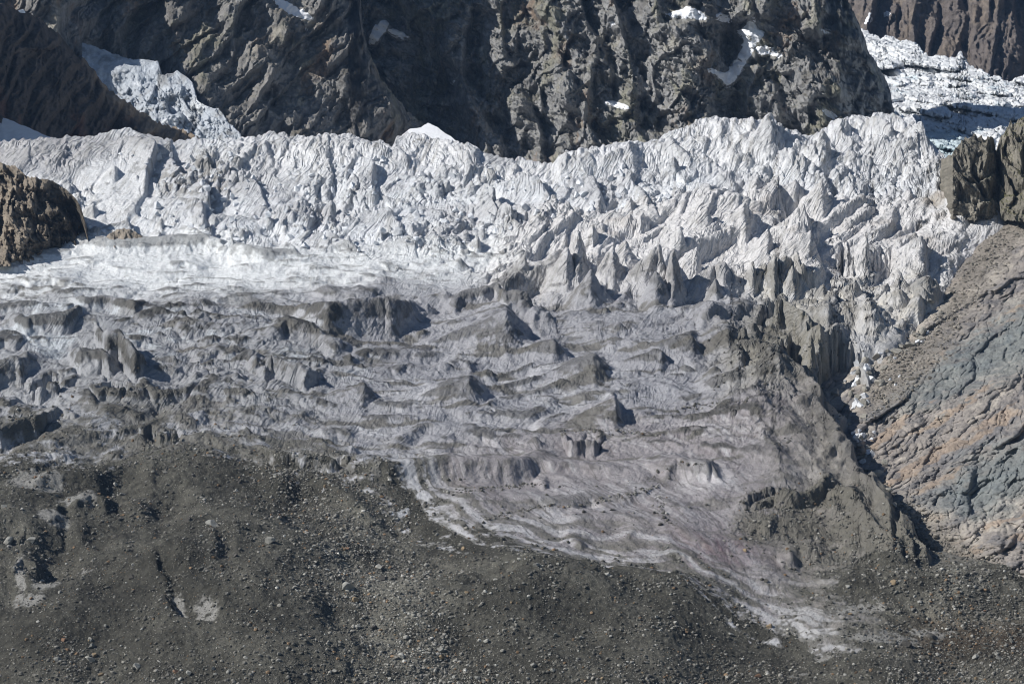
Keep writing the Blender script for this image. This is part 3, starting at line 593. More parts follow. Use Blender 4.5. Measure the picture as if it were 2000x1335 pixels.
rust = np.exp(-((Vr - 1250) / 30.) ** 2) * sstep(1700, 1850, Ur) * .6; g = g * (1 - rust[..., None] * np.array([.1, .35, .5], f4))
spk = rndp > .965; g = np.where(spk[..., None], g * (1.6 + 1.2 * rng.random(spk.shape)[..., None]), g)
C = np.where(debris[..., None], g, C)
mixc((.30, .295, .28), ice_win * .8 * debris)
mixc((.13, .125, .11), np.maximum(sstep(.02, .4, dk + .25 * n3) * sstep(-.6, .1, n3 + n2 + 2.6 * dk - .7), sstep(.26, .5, dk + .2 * n3)) * .92 * (~debris))
mixc((.15, .14, .115), sstep(1680, 1740, Ur) * sstep(640, 720, Vr) * (~debris) * .9)
A = np.clip(sk + .6 * ZR['fall'] * (.3 + .7 * smr) + .5 * ZR['blocks'] + .5 * ZR['brownr'] + .28 * ZR['mid'] + .28 * ZR['domes'] + .4 * ZR['patchy'] + .1, 0, 1) * (1 - .8 * ZR['face']); A = np.where(debris, 0, A).astype(f4)
C = np.clip(C * (1 + .10 * n3 + .05 * n2)[..., None], .01, .92)
C4 = np.concatenate([C, A[..., None]], -1)
fm_ = debris[:-1, :-1] & debris[1:, 1:]
glacier = build_grid("glacier", P, C4, M_ICE, ~fm_); tag(glacier, "broken white and grey glacier ice filling the valley", kind='structure')
moraine = build_grid("moraine", P, C4, M_DEB, fm_); tag(moraine, "dark grey rubble covering the lower ice", kind='structure')
GP, GN, GD, GU, GV, GZ = P, Nn, debris, Ur, Vr, ZR
exec_t("glacier")
# ================================================================== ROCK: slope on the right, mountain walls behind
def pl(pts):
    a = np.array([p[0] for p in pts], float); b = np.array([p[1] for p in pts], float)
    return lambda u: np.interp(u, a, b)
def sheet(u0, u1, du, dv, top, bot, Dfun, relief, side=(0, 0), back=90., jag=3.0, seed=0, nb=8):
    du = du * QS; dv = dv * QS
    UU = np.arange(u0, u1 + du, du); tv = top(UU) + jag * perlin2(UU / 12., UU * 0 + .3, seed + 5) + .5 * jag * perlin2(UU / 4., UU * 0 + .7, seed + 6)
    bv = bot(UU); n = int(np.max(bv - tv) / dv)
    s = np.linspace(0, 1, n); U = np.repeat(UU[:, None], n, 1).astype(f4); V = (tv[:, None] + (bv - tv)[:, None] * s).astype(f4)
    D = Dfun(U, V); R = relief(U, V)
    fe = sstep(0, 30, V - tv[:, None]) * .7 + .3; R = R * fe
    D = D - R
    k = np.arange(nb, 0, -1) / nb
    P = unproj(U, V, D)
    bk = np.stack([P[:, 0] + np.array([0, back * q ** 1.5, -back * .5 * q * q]) for q in k], 1)
    P = np.concatenate([bk, P], 1); U = np.concatenate([np.repeat(U[:, :1], nb, 1), U], 1); V = np.concatenate([np.repeat(V[:, :1], nb, 1), V], 1)
    for sd, q0 in ((0, side[0]), (1, side[1])):
        if not q0: continue
        e = P[0] if sd == 0 else P[-1]; sg = 1 if sd == 0 else -1
        kk = (np.arange(8, 0, -1) if sd == 0 else np.arange(1, 9)) / 8.
        ex = np.stack([e + np.array([sg * -0.0, q0 * q ** 1.3, 0]) for q in kk])
        uu = np.repeat((U[:1] if sd == 0 else U[-1:]), 8, 0); vv = np.repeat((V[:1] if sd == 0 else V[-1:]), 8, 0)
        P = np.concatenate([ex, P] if sd == 0 else [P, ex]); U = np.concatenate([uu, U] if sd == 0 else [U, uu]); V = np.concatenate([vv, V] if sd == 0 else [V, vv])
    return P, U, V
def face_n(P):
    n = normals(P)
    if n[..., 1].mean() > 0: n = -n
    return n
def fcol(P, base, mixes, seed, ls=(60., 14., 3.), amp=.3):
    Q = P.astype(f4)
    a = fbm3(Q, 1 / ls[0], 3, .5, seed); b = fbm3(Q, 1 / ls[1], 3, .6, seed + 1); c = fbm3(Q, 1 / ls[2], 2, .6, seed + 2)
    C = np.zeros(P.shape[:2] + (3,), f4); C[:] = base
    for k, (col, th) in enumerate(mixes):
        m = sstep(th, th + .5, fbm3(Q * np.array([1, 1, .6], f4) + 31.7 * k, 1 / ls[0] * 1.4, 3, .55, seed + 7 * k + 3) + .35 * b)[..., None]
        C = C * (1 - m) + np.array(col, f4) * m
    return np.clip(C * (1 + amp * b + amp * .8 * c)[..., None], .01, .9), a, b, c
ONE = lambda P: np.ones(P.shape[:2] + (1,), f4)
def finish_rock(P, amp=1.0, seed=0, f0=1 / 34., ang=0.1, st=.4, keep=None):
    n = face_n(P); Q = P.astype(f4); c, sn = math.cos(ang), math.sin(ang); L = .04 / f0
    W = [6 * perlin3(Q[..., 0] / 26, Q[..., 1] / 26, Q[..., 2] / 26, seed + 30 + k) for k in range(2)]
    a = Q[..., 0] * c + Q[..., 2] * sn + W[0]; b = -Q[..., 0] * sn + Q[..., 2] * c + W[1]      # ribs run along b
    Qs = np.stack([a, Q[..., 1] * .7, b * st], -1)
    dip = np.stack([a * .6, Q[..., 1], b * 1.0 + a * .45], -1)
    d = amp * (5.0 * terr(fbm3(Qs, f0, 4, .55, seed), 4, .5) + 2.6 * fbm3(Qs, f0 * 3, 3, .6, seed + 2) + 5.5 * terr(fbm3(dip, f0 * 1.8, 4, .6, seed + 5), 5, .6) + 1.5 * ridge3(Qs, f0 * 7, 2, .6, seed + 4))
    if keep is not None: d = d * keep
    dr = np.array([-.10, -.86, .42]) if f0 < 1 else None
    return P + (dr * d[..., None] if dr is not None else n * d[..., None])
def rock_relief(u, v, sc, ang, seed, st=2.4, tx=.6):
    """ribs and blocks; sc = size in px, ang = direction the ribs run (from vertical)"""
    c, s = math.cos(ang), math.sin(ang)
    wx = u + sc * .45 * perlin2(u / (sc * 1.6), v / (sc * 1.6), seed + 61); wy = v + sc * .45 * perlin2(u / (sc * 1.6) + 7, v / (sc * 1.6), seed + 62)
    x = wx * c - wy * s; y = wx * s + wy * c
    a = facets(x / sc, y / (sc * st), seed, tx, -.35, .9, .5, 40); q = x / sc * 1.1 + .5 * perlin2(x / sc / 1.5, y / sc / st, seed + 64)
    saw = q + .35 * fbm2(x / sc * 1.2, y / (sc * st * 1.6), 3, .6, seed + 63); saw = saw - np.floor(saw); saw = np.where(saw < .78, saw / .78, (1 - saw) / .22)
    return sc * (.5 * a + .42 * saw * (1 + .6 * perlin2(x / sc / 2, y / sc / 3, seed + 65)))
m_ = .39
# ---- far wall, upper right
P, Uc, Vc = sheet(1540, 2440, 2, 2, pl([(1540, -320), (2440, -320)]), pl([(1540, 160), (2440, 400)]), lambda U, V: 3350 + .5 * (150 - V) + .25 * (1900 - U),
    lambda U, V: .6 * (1.0 * rock_relief(U, V, 90, -.1, 301, 3.0, .8) + .8 * rock_relief(U, V, 34, -.15, 302, 2.6, .7) + .8 * rock_relief(U, V, 12, 0, 303, 2, .6) + 90 * sstep(1880, 1905, U) * sstep(2010, 1930, U) * .6), seed=300)
P = finish_rock(P, 1.3, 310, 1 / 50.)
C, a, b, c = fcol(P, (.15, .13, .12), [((.18, .15, .125), .0), ((.11, .10, .10), .2)], 311)
o = build_grid("far_mountain", P, np.concatenate([C, ONE(P)], -1), M_ROCK); tag(o, "far mountain wall at upper right in blue haze", kind='structure')
WALLS = [(P, Uc, Vc)]; exec_t("far wall")
# ---- upper icefall
def D_up(U, V): return np.interp(V, [0, 60, 150, 240, 345], [3260, 3120, 2790, 2400, 2060]) - .35 * (U - 1850)
def R_up(U, V):
    x = U; y = V * 2.6
    x, y = x * .8 + y * .25, y * .8 - x * .45; r = 56 * facets(x / 90, y / 40, 321, .3, .3, .8, .5, 30) + 22 * facets(x / 36, y / 17, 322, .4, .3, .9, .5, 40) + 7 * facets(x / 12, y / 9, 323, .4, .3, 1, .55, 45) + 24 * ridge2(x / 80, y / 26, 3, .5, 324)
    r = r + 45 * (sstep(252, 232, V - 12 * perlin2(U / 40, U * 0 + .5, 3)) - 1) * -1 * sstep(1740, 1790, U) * sstep(2000, 1890, U) * .7
    return r * .9
P, Uc, Vc = sheet(1600, 2440, 1.5, 1.2, pl([(1600, 20), (1690, 62), (1720, 76), (1735, 70), (1760, 84), (1764, 80), (1795, 88), (1800, 104), (1850, 112), (1870, 116), (1876, 104), (1884, 118), (1900, 132), (1940, 152), (1980, 160), (2000, 148), (2440, 250)]),
    pl([(1600, 350), (2440, 380)]), D_up, R_up, seed=320, jag=5)
P = P + face_n(P) * (3.2 * ridge3(P.astype(f4), 1 / 16., 3, .5, 325))[..., None]
C, a, b, c = fcol(P, (.78, .80, .82), [((.62, .64, .66), .2), ((.62, .70, .75), .25), ((.30, .29, .28), .6)], 326, (40., 10., 3.), .16)
cl = (sstep(248, 262, Vc) * sstep(1770, 1790, Uc) * sstep(1900, 1880, Uc))[..., None]; C = C * (1 - cl) + np.array((.56, .66, .70), f4) * cl
o = build_grid("upper_glacier", P, np.concatenate([C, ONE(P) * .3], -1), M_ICE); tag(o, "bright upper icefall pouring down behind the right buttress", kind='structure')
exec_t("upper ice")
BED_C = Zone([[(1470, 30), (1478, 60), (1500, 62), (1478, 80), (1466, 105), (1450, 135), (1436, 158), (1425, 172), (1415, 168), (1412, 155), (1385, 140), (1365, 128), (1395, 136), (1418, 148), (1432, 125), (1448, 100), (1456, 78), (1440, 60), (1458, 56), (1462, 36)], [(1296, 28), (1320, 24), (1345, 14), (1372, 28), (1392, 42), (1362, 36), (1340, 34), (1310, 34)], [(1398, 26), (1420, 30), (1438, 42), (1420, 44), (1402, 38)], [(1595, 205), (1612, 212), (1640, 230), (1634, 236), (1612, 222)], [(1172, 196), (1200, 198), (1232, 208), (1228, 214), (1196, 206), (1174, 203)], [(1184, 42), (1196, 40), (1204, 52), (1192, 54)], [(988, 98), (1000, 102), (1010, 110), (1000, 110)], [(858, 138), (876, 136), (882, 142), (866, 144)], [(880, 160), (893, 158), (892, 164), (882, 165)], [(728, 60), (748, 38), (760, 44), (752, 62), (738, 74), (734, 92), (718, 98), (722, 78)], [(752, 58), (772, 56), (792, 68), (808, 76), (794, 78), (770, 70)], [(1618, 0), (1640, 8), (1652, 18), (1636, 14)], [(1596, 50), (1612, 58), (1634, 58), (1624, 66), (1606, 66)], [(1640, 70), (1652, 72), (1650, 78), (1642, 76)], [(1476, 96), (1500, 88), (1512, 100), (1536, 112), (1526, 114), (1500, 106), (1482, 110)]], 10, 8); BED_L = Zone([[(530, -6), (556, 2), (580, 16), (604, 30), (624, 42), (600, 38), (566, 26), (544, 12)], [(596, 54), (608, 58), (606, 64), (596, 60)], [(664, 146), (690, 154), (704, 168), (690, 162)]], 6, 5)     # ledges and chutes that hold snow
# ---- centre and right wall
def R_c(U, V):
    r = 1.1 * rock_relief(U, V, 120, .25, 331, 1.5, .55) + 1.0 * rock_relief(U, V, 46, -.5, 332, 1.2, .6) + .9 * rock_relief(U, V, 18, .6, 333, 1.1, .6) + .8 * rock_relief(U, V, 8, -.3, 334, 1.1, .6)
    r = r + 34 * terr(fbm2((U + .5 * V) / 130, (V - .45 * U) / 50, 4, .6, 336), 4, .7)
    w = U + 10 * perlin2(U / 30, V / 30, 335)
    for pts, h, wl, wr in [([(880, -60), (876, 80), (905, 140), (915, 190), (935, 250), (960, 310)], 60, 120, 34), ([(1100, -40), (1110, 60), (1085, 120), (1100, 200)], 30, 70, 30), ([(1190, 0), (1180, 80), (1200, 120)], 34, 60, 24),
                           ([(1250, -40), (1300, 60), (1340, 150), (1390, 230)], 22, 50, 90), ([(1500, -60), (1495, 20), (1560, 120), (1600, 240)], 60, 90, 40), ([(1585, -60), (1600, 60), (1650, 160), (1690, 230)], 50, 60, 50),
                           ([(1640, -60), (1670, 60), (1705, 130), (1735, 220)], 40, 50, 60), ([(990, 250), (1040, 200), (1100, 190)], 24, 40, 40), ([(1290, 10), (1330, 30), (1400, 20)], 26, 40, 30), ([(930, 60), (1000, 110), (1060, 130)], 20, 40, 30)]:
        r = r + ridgeline(w, V, pts, h, wl, wr)
    for pts, h, wl, wr in [([(760, 0), (800, 90), (850, 180), (900, 260), (930, 310)], -60, 50, 40), ([(1360, 130), (1400, 200), (1390, 260)], -30, 34, 30), ([(1150, -20), (1150, 70)], -26, 18, 18), ([(1230, -40), (1240, 90)], -24, 16, 16)]:
        r = r + ridgeline(w, V, pts, h, wl, wr)
    bm = sstep(.05, .5, BED_C(U, V)); return (r * (1 - .6 * bm) + 44 * bm) * m_
P, Uc, Vc = sheet(600, 1768, 1.5, 1.4, pl([(600, -320), (1590, -320), (1640, -60), (1650, -20), (1672, 40), (1690, 82), (1702, 110), (1722, 140), (1738, 176), (1747, 214), (1768, 330)]), pl([(600, 350), (1768, 350)]),
    lambda U, V: np.interp(U, [600, 860, 960, 1380, 1420, 1640, 1768], [2370, 2310, 2270, 2175, 2220, 2180, 2300]) + .22 * (300 - V), R_c, side=(0, 200), seed=330, jag=5)
P = finish_rock(P, .85, 340, st=.75, keep=1 - .75 * sstep(.05, .5, BED_C(Uc, Vc))); Nn_ = face_n(P)
C, a, b, c = fcol(P, (.285, .285, .285), [((.25, .245, .20), .0), ((.25, .195, .155), .3), ((.15, .145, .14), .15), ((.34, .325, .285), .4)], 341)
led = sstep(.45, .8, Nn_[..., 2] + .15 * b)[..., None] * .5; C = C * (1 - led) + np.array((.19, .18, .145), f4) * led
o = build_grid("mountain_wall", P, np.concatenate([C, ONE(P)], -1), M_ROCK); tag(o, "steep brown cliff wall behind the icefall", kind='structure')
W_C = (P, Uc, Vc, face_n(P)); exec_t("centre wall")
# ---- left wall with diagonal ribs
def R_l(U, V):
    r = 1.0 * rock_relief(U, V, 100, -.75, 351, 3.2, .7) + .9 * rock_relief(U, V, 38, -.7, 352, 2.8, .7) + .8 * rock_relief(U, V, 15, -.5, 353, 2.2, .7) + .7 * rock_relief(U, V, 7, -.4, 354, 2, .6)
    w = U + 8 * perlin2(U / 26, V / 26, 355)
    for pts, h, wl, wr in [([(338, -60), (335, 60), (338, 115), (375, 150), (395, 200), (440, 260)], 56, 24, 90), ([(470, -60), (560, 60), (640, 120), (700, 170), (770, 240)], 54, 40, 60), ([(600, -60), (660, 20), (700, 100), (730, 150), (790, 215), (850, 270)], 50, 60, 50),
                           ([(250, -60), (240, 30), (235, 80)], 30, 30, 60), ([(385, 110), (400, 170), (420, 230)], 30, 24, 50), ([(530, 130), (560, 200), (575, 270)], 26, 26, 40), ([(660, 180), (710, 230), (740, 270)], 26, 30, 40), ([(420, -40), (470, 60), (520, 150)], 34, 40, 50)]:
        r = r + ridgeline(w, V, pts, h, wl, wr)
    for pts, h, wl, wr in [([(290, -40), (270, 60), (250, 110)], -50, 40, 30), ([(600, 60), (640, 140), (680, 230)], -26, 30, 20)]:
        r = r + ridgeline(w, V, pts, h, wl, wr)
    bm = sstep(.05, .5, BED_L(U, V)); return (r * (1 - .6 * bm) + 25 * bm) * m_ * .95
P, Uc, Vc = sheet(-360, 990, 1.5, 1.4, pl([(-360, -50), (140, -50), (240, -320), (680, -320), (700, -30), (706, 40), (718, 95), (742, 150), (770, 188), (800, 222), (835, 252), (880, 290), (960, 330), (990, 350)]), pl([(-360, 350), (990, 356)]),
    lambda U, V: np.interp(U, [-360, 110, 200, 500, 700, 860, 990], [2060, 2060, 2185, 2165, 2190, 2290, 2350]) + .22 * (300 - V), R_l, side=(0, 60), seed=350, jag=5)  # left end shaped to jut forward and cast shade on the hanging glacier
P = finish_rock(P, .85, 360, ang=.75, st=.3, keep=1 - .75 * sstep(.05, .5, BED_L(Uc, Vc))); Nn_ = face_n(P)
C, a, b, c = fcol(P, (.25, .245, .24), [((.23, .225, .185), .1), ((.23, .175, .135), .25), ((.13, .125, .12), .1), ((.33, .31, .27), .45)], 361)
led = sstep(.45, .8, Nn_[..., 2] + .15 * b)[..., None] * .5; C = C * (1 - led) + np.array((.18, .165, .13), f4) * led
o = build_grid("left_mountain", P, np.concatenate([C, ONE(P)], -1), M_ROCK); tag(o, "dark cliff with diagonal ribs at upper left", kind='structure')
W_L = (P, Uc, Vc, face_n(P)); exec_t("left wall")
# ---- dark spur in the upper left corner with a sunlit tan foot
def R_s(U, V):
    r = .9 * rock_relief(U, V, 70, -.5, 371, 2.6, .4) + .8 * rock_relief(U, V, 26, -.4, 372, 2.2, .5) + .7 * rock_relief(U, V, 10, -.3, 373, 1.8, .5)
    return r * .33
P, Uc, Vc = sheet(-380, 430, 1.5, 1.5, pl([(-380, -160), (0, 4), (30, 16), (60, 24), (100, 52), (125, 78), (150, 106), (180, 130), (200, 162), (225, 186), (250, 202), (290, 226), (340, 247), (378, 264), (430, 300)]), pl([(-380, 330), (430, 330)]),
    lambda U, V: np.interp(U, [-380, 100, 215, 430], [1725, 1960, 2012, 2020]) + .12 * (280 - V), R_s, seed=370, jag=6)
P = finish_rock(P, .5, 375)
C, a, b, c = fcol(P, (.105, .09, .08), [((.10, .085, .07), .1), ((.115, .07, .055), .25)], 376)
rim = np.exp(-((Vc - pl([(150, 106), (225, 186), (290, 226), (378, 264)])(Uc)) / 24.) ** 2) * sstep(150, 220, Uc); rim = np.maximum(rim, sstep(250, 300, Uc))[..., None] * .9
C = C * (1 - rim) + np.array((.34, .275, .21), f4) * rim * (1 + .3 * b[..., None])
o = build_grid("dark_mountain_spur", P, np.concatenate([C, ONE(P)], -1), M_ROCK); tag(o, "dark rock spur in the upper left corner with tan lower edge", kind='structure')
W_S = (P, Uc, Vc, face_n(P)); exec_t("spur")
# ---- hanging glacier tongue between spur and wall
P, Uc, Vc = sheet(160, 470, 1.1, 1.1, pl([(160, 84), (185, 92), (250, 115), (308, 120), (314, 147), (340, 142), (347, 139), (375, 160), (385, 196), (405, 208), (430, 215), (445, 240), (470, 262)]), pl([(160, 330), (470, 330)]),
    lambda U, V: 2042 + .62 * np.maximum(0, 290 - V) * .7 - .05 * (U - 300) , lambda U, V: .36 * (.12 + .88 * sstep(130, 200, V)) * (34 * facets((U - V * .8) / 52 + .4 * perlin2(U / 30, V / 30, 387), (V + U * .3) / 60, 381, .4, .1, .9, .6, 40) + 9 * facets((U - V * .6) / 13, V / 17, 382, .3, .1, 1, .6, 45) + 4 * facets(U / 5, V / 6, 384, .3, .1, 1, .6, 45)) + 4 * perlin2(U / 50, V / 30, 383), seed=380, jag=2)
P = P + face_n(P) * (.9 * ridge3(P.astype(f4), 1 / 9., 3, .5, 385))[..., None]
C, a, b, c = fcol(P, (.47, .51, .56), [((.28, .29, .30), .05), ((.66, .69, .72), .3)], 386, (26., 8., 3.), .2)  # base darkened and blued to carry the gully's shade; greyer mix is dirt
o = build_grid("hanging_glacier", P, np.concatenate([C, ONE(P) * .3], -1), M_ICE); tag(o, "steep ice tongue hanging in the gully at upper left, tinted blue grey as shade", kind='structure')
exec_t("hanging glacier")
# ---- snow fields lying behind the ice crest
def snow_sheet(u0, u1, top, D0_, lab, seed, bot=310):
    P, Uc, Vc = sheet(u0, u1, 1.5, 1.5, pl(top), pl([(u0, bot), (u1, bot)]), lambda U, V: D0_ + .55 * (290 - V), lambda U, V: 1.6 * perlin2(U / 50, V / 30, seed) + .5 * perlin2(U / 12, V / 9, seed + 1), seed=seed, jag=1.2, back=40, side=(20, 20))
    C = np.zeros(P.shape[:2] + (4,), f4); C[:] = (.86, .87, .89, 0)
    o = build_grid("snow_field", P, C, M_SNOW); tag(o, lab, "snow field")
snow_sheet(-380, 140, [(-380, 110), (0, 227), (50, 247), (98, 268), (140, 292)], 1880, "smooth white snow slope at the left edge below the dark spur", 391)
snow_sheet(786, 905, [(786, 262), (800, 252), (822, 249), (836, 239), (850, 246), (880, 266), (905, 288)], 1900, "white snow wedge at the foot of the cliff behind the ice crest", 393)
# ---- snow lying in gullies and on ledges of the walls: each patch its own body
def patch(W, poly, lab, group=None, th=1.6, warp=3):
    P, Uc, Vc, N = W
    us, vs = P[..., 0] / P[..., 1] * F + 1000, 667.5 - P[..., 2] / P[..., 1] * F
    px = [p[0] for p in poly]; py = [p[1] for p in poly]
    sel = (Uc > min(px) - 40) & (Uc < max(px) + 40) & (Vc > min(py) - 40) & (Vc < max(py) + 40)
    i = np.where(sel.any(1))[0]; j = np.where(sel.any(0))[0]
    if len(i) < 3 or len(j) < 3: return
    s = (slice(i[0], i[-1] + 1), slice(j[0], j[-1] + 1))
    us, vs, Q, n = us[s], vs[s], P[s], N[s]
    zz = Zone(poly, 4, 4)
    m = zz(us + warp * perlin2(us / 7., vs / 7., 401) + .5 * warp * perlin2(us / 3., vs / 3., 402), vs + warp * .7 * perlin2(us / 7., vs / 7., 403))
    Qb = Q.copy()
    for ax in range(3): Qb[..., ax] = blur(Q[..., ax].astype(f4) - f4(Q[..., ax].mean()), 2, 2, 2) + Q[..., ax].mean()
    mm = sstep(.2, .62, m)[..., None]
    Q2 = Q * (1 - .35 * mm) + Qb * .35 * mm + np.array([-.05, -.8, .55]) * (th * .75 * mm - .4)
    f = (m[:-1, :-1] > .28) & (m[1:, 1:] > .28)
    if f.sum() < 6: return
    lab_ = np.zeros(f.shape, int); cur = 0; bestn = 0; besti = 0         # keep one connected sheet
    for a0, b0 in zip(*np.where(f)):
        if lab_[a0, b0]: continue
        cur += 1; st_ = [(a0, b0)]; lab_[a0, b0] = cur; cnt = 0
        while st_:
            a1, b1 = st_.pop(); cnt += 1
            for a2, b2 in ((a1 + 1, b1), (a1 - 1, b1), (a1, b1 + 1), (a1, b1 - 1)):
                if 0 <= a2 < f.shape[0] and 0 <= b2 < f.shape[1] and f[a2, b2] and not lab_[a2, b2]: lab_[a2, b2] = cur; st_.append((a2, b2))
        if cnt > bestn: bestn, besti = cnt, cur
    f = lab_ == besti
    C = np.zeros(Q.shape[:2] + (4,), f4); C[:] = (.80, .82, .86, 0)
    o = build_grid("snow_patch", Q2, C, M_SNOW, f)
    if o: tag(o, lab, "snow patch", group)
SP = "snow patches on the cliffs"
patch(W_C, [(1470, 30), (1478, 60), (1500, 62), (1478, 80), (1466, 105), (1450, 135), (1436, 158), (1425, 172), (1415, 168), (1412, 155), (1385, 140), (1365, 128), (1395, 136), (1418, 148), (1432, 125), (1448, 100), (1456, 78), (1440, 60), (1458, 56), (1462, 36)], "long forked white snow couloir running down the right cliff", SP, 2)
patch(W_C, [(1296, 28), (1320, 24), (1345, 14), (1372, 28), (1392, 42), (1362, 36), (1340, 34), (1310, 34)], "ragged snow sheet on the ledge left of the couloir top", SP, 2)
patch(W_C, [(1398, 26), (1420, 30), (1438, 42), (1420, 44), (1402, 38)], "small snow bank right of the ragged snow sheet", SP, 2)
patch(W_C, [(1595, 205), (1612, 212), (1640, 230), (1634, 236), (1612, 222)], "thin diagonal snow strip above the right ice crest", SP, 1.5, 2)
patch(W_C, [(1172, 196), (1200, 198), (1232, 208), (1228, 214), (1196, 206), (1174, 203)], "narrow snow ribbon on the ledge low in the centre wall", SP, 1.5, 2)
patch(W_C, [(1184, 42), (1196, 40), (1204, 52), (1192, 54)], "tiny snow spot high in the centre wall", SP, 1.4, 2)
patch(W_C, [(988, 98), (1000, 102), (1010, 110), (1000, 110)], "tiny snow streak on a knob of the centre wall", SP, 1.4, 2)
patch(W_C, [(858, 138), (876, 136), (882, 142), (866, 144)], "upper short snow dash in the dark central gully", SP, 1.5, 2)
patch(W_C, [(880, 160), (893, 158), (892, 164), (882, 165)], "lower short snow dash in the dark central gully", SP, 1.5, 2)
patch(W_C, [(728, 60), (748, 38), (760, 44), (752, 62), (738, 74), (734, 92), (718, 98), (722, 78)], "blue shaded snow tongue in the gully right of the ribs", SP, 2, 3)
patch(W_C, [(752, 58), (772, 56), (792, 68), (808, 76), (794, 78), (770, 70)], "streaky snow ledge beside the shaded snow tongue", SP, 1.5, 4)
patch(W_C, [(1618, 0), (1640, 8), (1652, 18), (1636, 14)], "snow streak on the top edge of the right buttress", SP, 1.5, 2)
patch(W_C, [(1596, 50), (1612, 58), (1634, 58), (1624, 66), (1606, 66)], "broken snow band high on the right buttress", SP, 1.5, 3)
patch(W_C, [(1640, 70), (1652, 72), (1650, 78), (1642, 76)], "snow dot below the broken snow band", SP, 1.4, 2)
patch(W_C, [(1476, 96), (1500, 88), (1512, 100), (1536, 112), (1526, 114), (1500, 106), (1482, 110)], "snow crust spreading right of the couloir", SP, 1.2, 6)
patch(W_L, [(530, -6), (556, 2), (580, 16), (604, 30), (624, 42), (600, 38), (566, 26), (544, 12)], "snow stripes along the high diagonal rib at the top", SP, 1.6, 4)
patch(W_L, [(596, 54), (608, 58), (606, 64), (596, 60)], "snow spot under the striped rib", SP, 1.4, 2)
patch(W_L, [(664, 146), (690, 154), (704, 168), (690, 162)], "faint snow line on the lower diagonal ribs", SP, 1.2, 3)
patch(W_S, [(12, 8), (34, 12), (60, 26), (52, 28), (30, 18)], "snow line along the crest of the dark spur", SP, 1.5, 2)
WF = (WALLS[0][0], WALLS[0][1], WALLS[0][2], face_n(WALLS[0][0]))
patch(WF, [(1700, 20), (1706, 24), (1698, 46), (1690, 52), (1686, 60), (1690, 42)], "snow runnel feeding the upper icefall", SP, 3, 3)
patch(WF, [(1722, 26), (1738, 22), (1744, 28), (1730, 34)], "snow patch on the far wall above the icefall", SP, 3, 3)
exec_t("snow patches")

# ---- rock outcrop at the left edge
def rock_thing(name, lab, cat, u0, u1, top, bot, Dfun, rel, cols, seed, amp=.35, side=(40, 40), back=40., dv=1.2, kind=None, mat=None, jag=3):
    P, Uc, Vc = sheet(u0, u1, 1.2, dv, pl(top), pl(bot), Dfun, rel, side=side, seed=seed, back=back, jag=jag)
    P = finish_rock(P, amp, seed + 1, 1 / 16.); N = face_n(P)
    C, a, b, c = fcol(P, cols[0], cols[1], seed + 2, (26., 7., 2.), .3)
    if len(cols) > 2: C = cols[2](C, Uc, Vc, N, b)
    o = build_grid(name, P, np.concatenate([C, ONE(P)], -1), mat or M_SLAB); tag(o, lab, cat, kind=kind); return o
def rel_out(U, V):
    r = 1.3 * rock_relief(U, V, 44, .1, 411, 1.6, .4) + 1.2 * rock_relief(U, V, 18, .2, 412, 1.5, .5) + 1.0 * rock_relief(U, V, 8, .1, 413, 1.4, .5)
    rid = 78 + (V - 345) * -.30 + 6 * perlin2(V / 14, V * 0, 414)
    return .29 * r - .30 * np.maximum(0, U - rid) * 1.15 - .3 * np.maximum(0, rid - U) * .5 + 7 * terr(fbm2((U + .6 * V) / 60, (V - .5 * U) / 34, 4, .6, 418), 4, .7)
rock_thing("rock_outcrop", "tan and brown rock outcrop at the left edge, right side painted darker as shade", "rock outcrop", -370, 172,
    [(-370, 300), (0, 317), (28, 322), (42, 336), (58, 346), (78, 348), (100, 352), (125, 368), (140, 378), (154, 398), (163, 426), (167, 450), (172, 470)], [(-370, 520), (0, 520), (172, 505)],
    lambda U, V: 1628 + .28 * (500 - V), rel_out, [(.235, .20, .16), [((.31, .26, .20), .1), ((.16, .14, .115), .2)], lambda C, U, V, N, b: C * (1 - .35 * sstep(90, 120, U + .3 * (V - 345)))[..., None]], 410, .3, (0, 60))  # right part of the rock darkened in colour to stand for shade
rock_thing("rock_outcrop", "low pale tan rock hump poking out of the ice right of the big outcrop", "rock outcrop", 196, 286,
    [(196, 474), (206, 462), (220, 452), (242, 447), (262, 450), (276, 460), (286, 472)], [(196, 484), (286, 482)],
    lambda U, V: 1650 + .2 * (470 - V), lambda U, V: .27 * (rock_relief(U, V, 20, .2, 416, 1.2, .4) + rock_relief(U, V, 8, .2, 417, 1.2, .5)), [(.30, .26, .215), [((.22, .19, .155), .1)]], 415, .2)
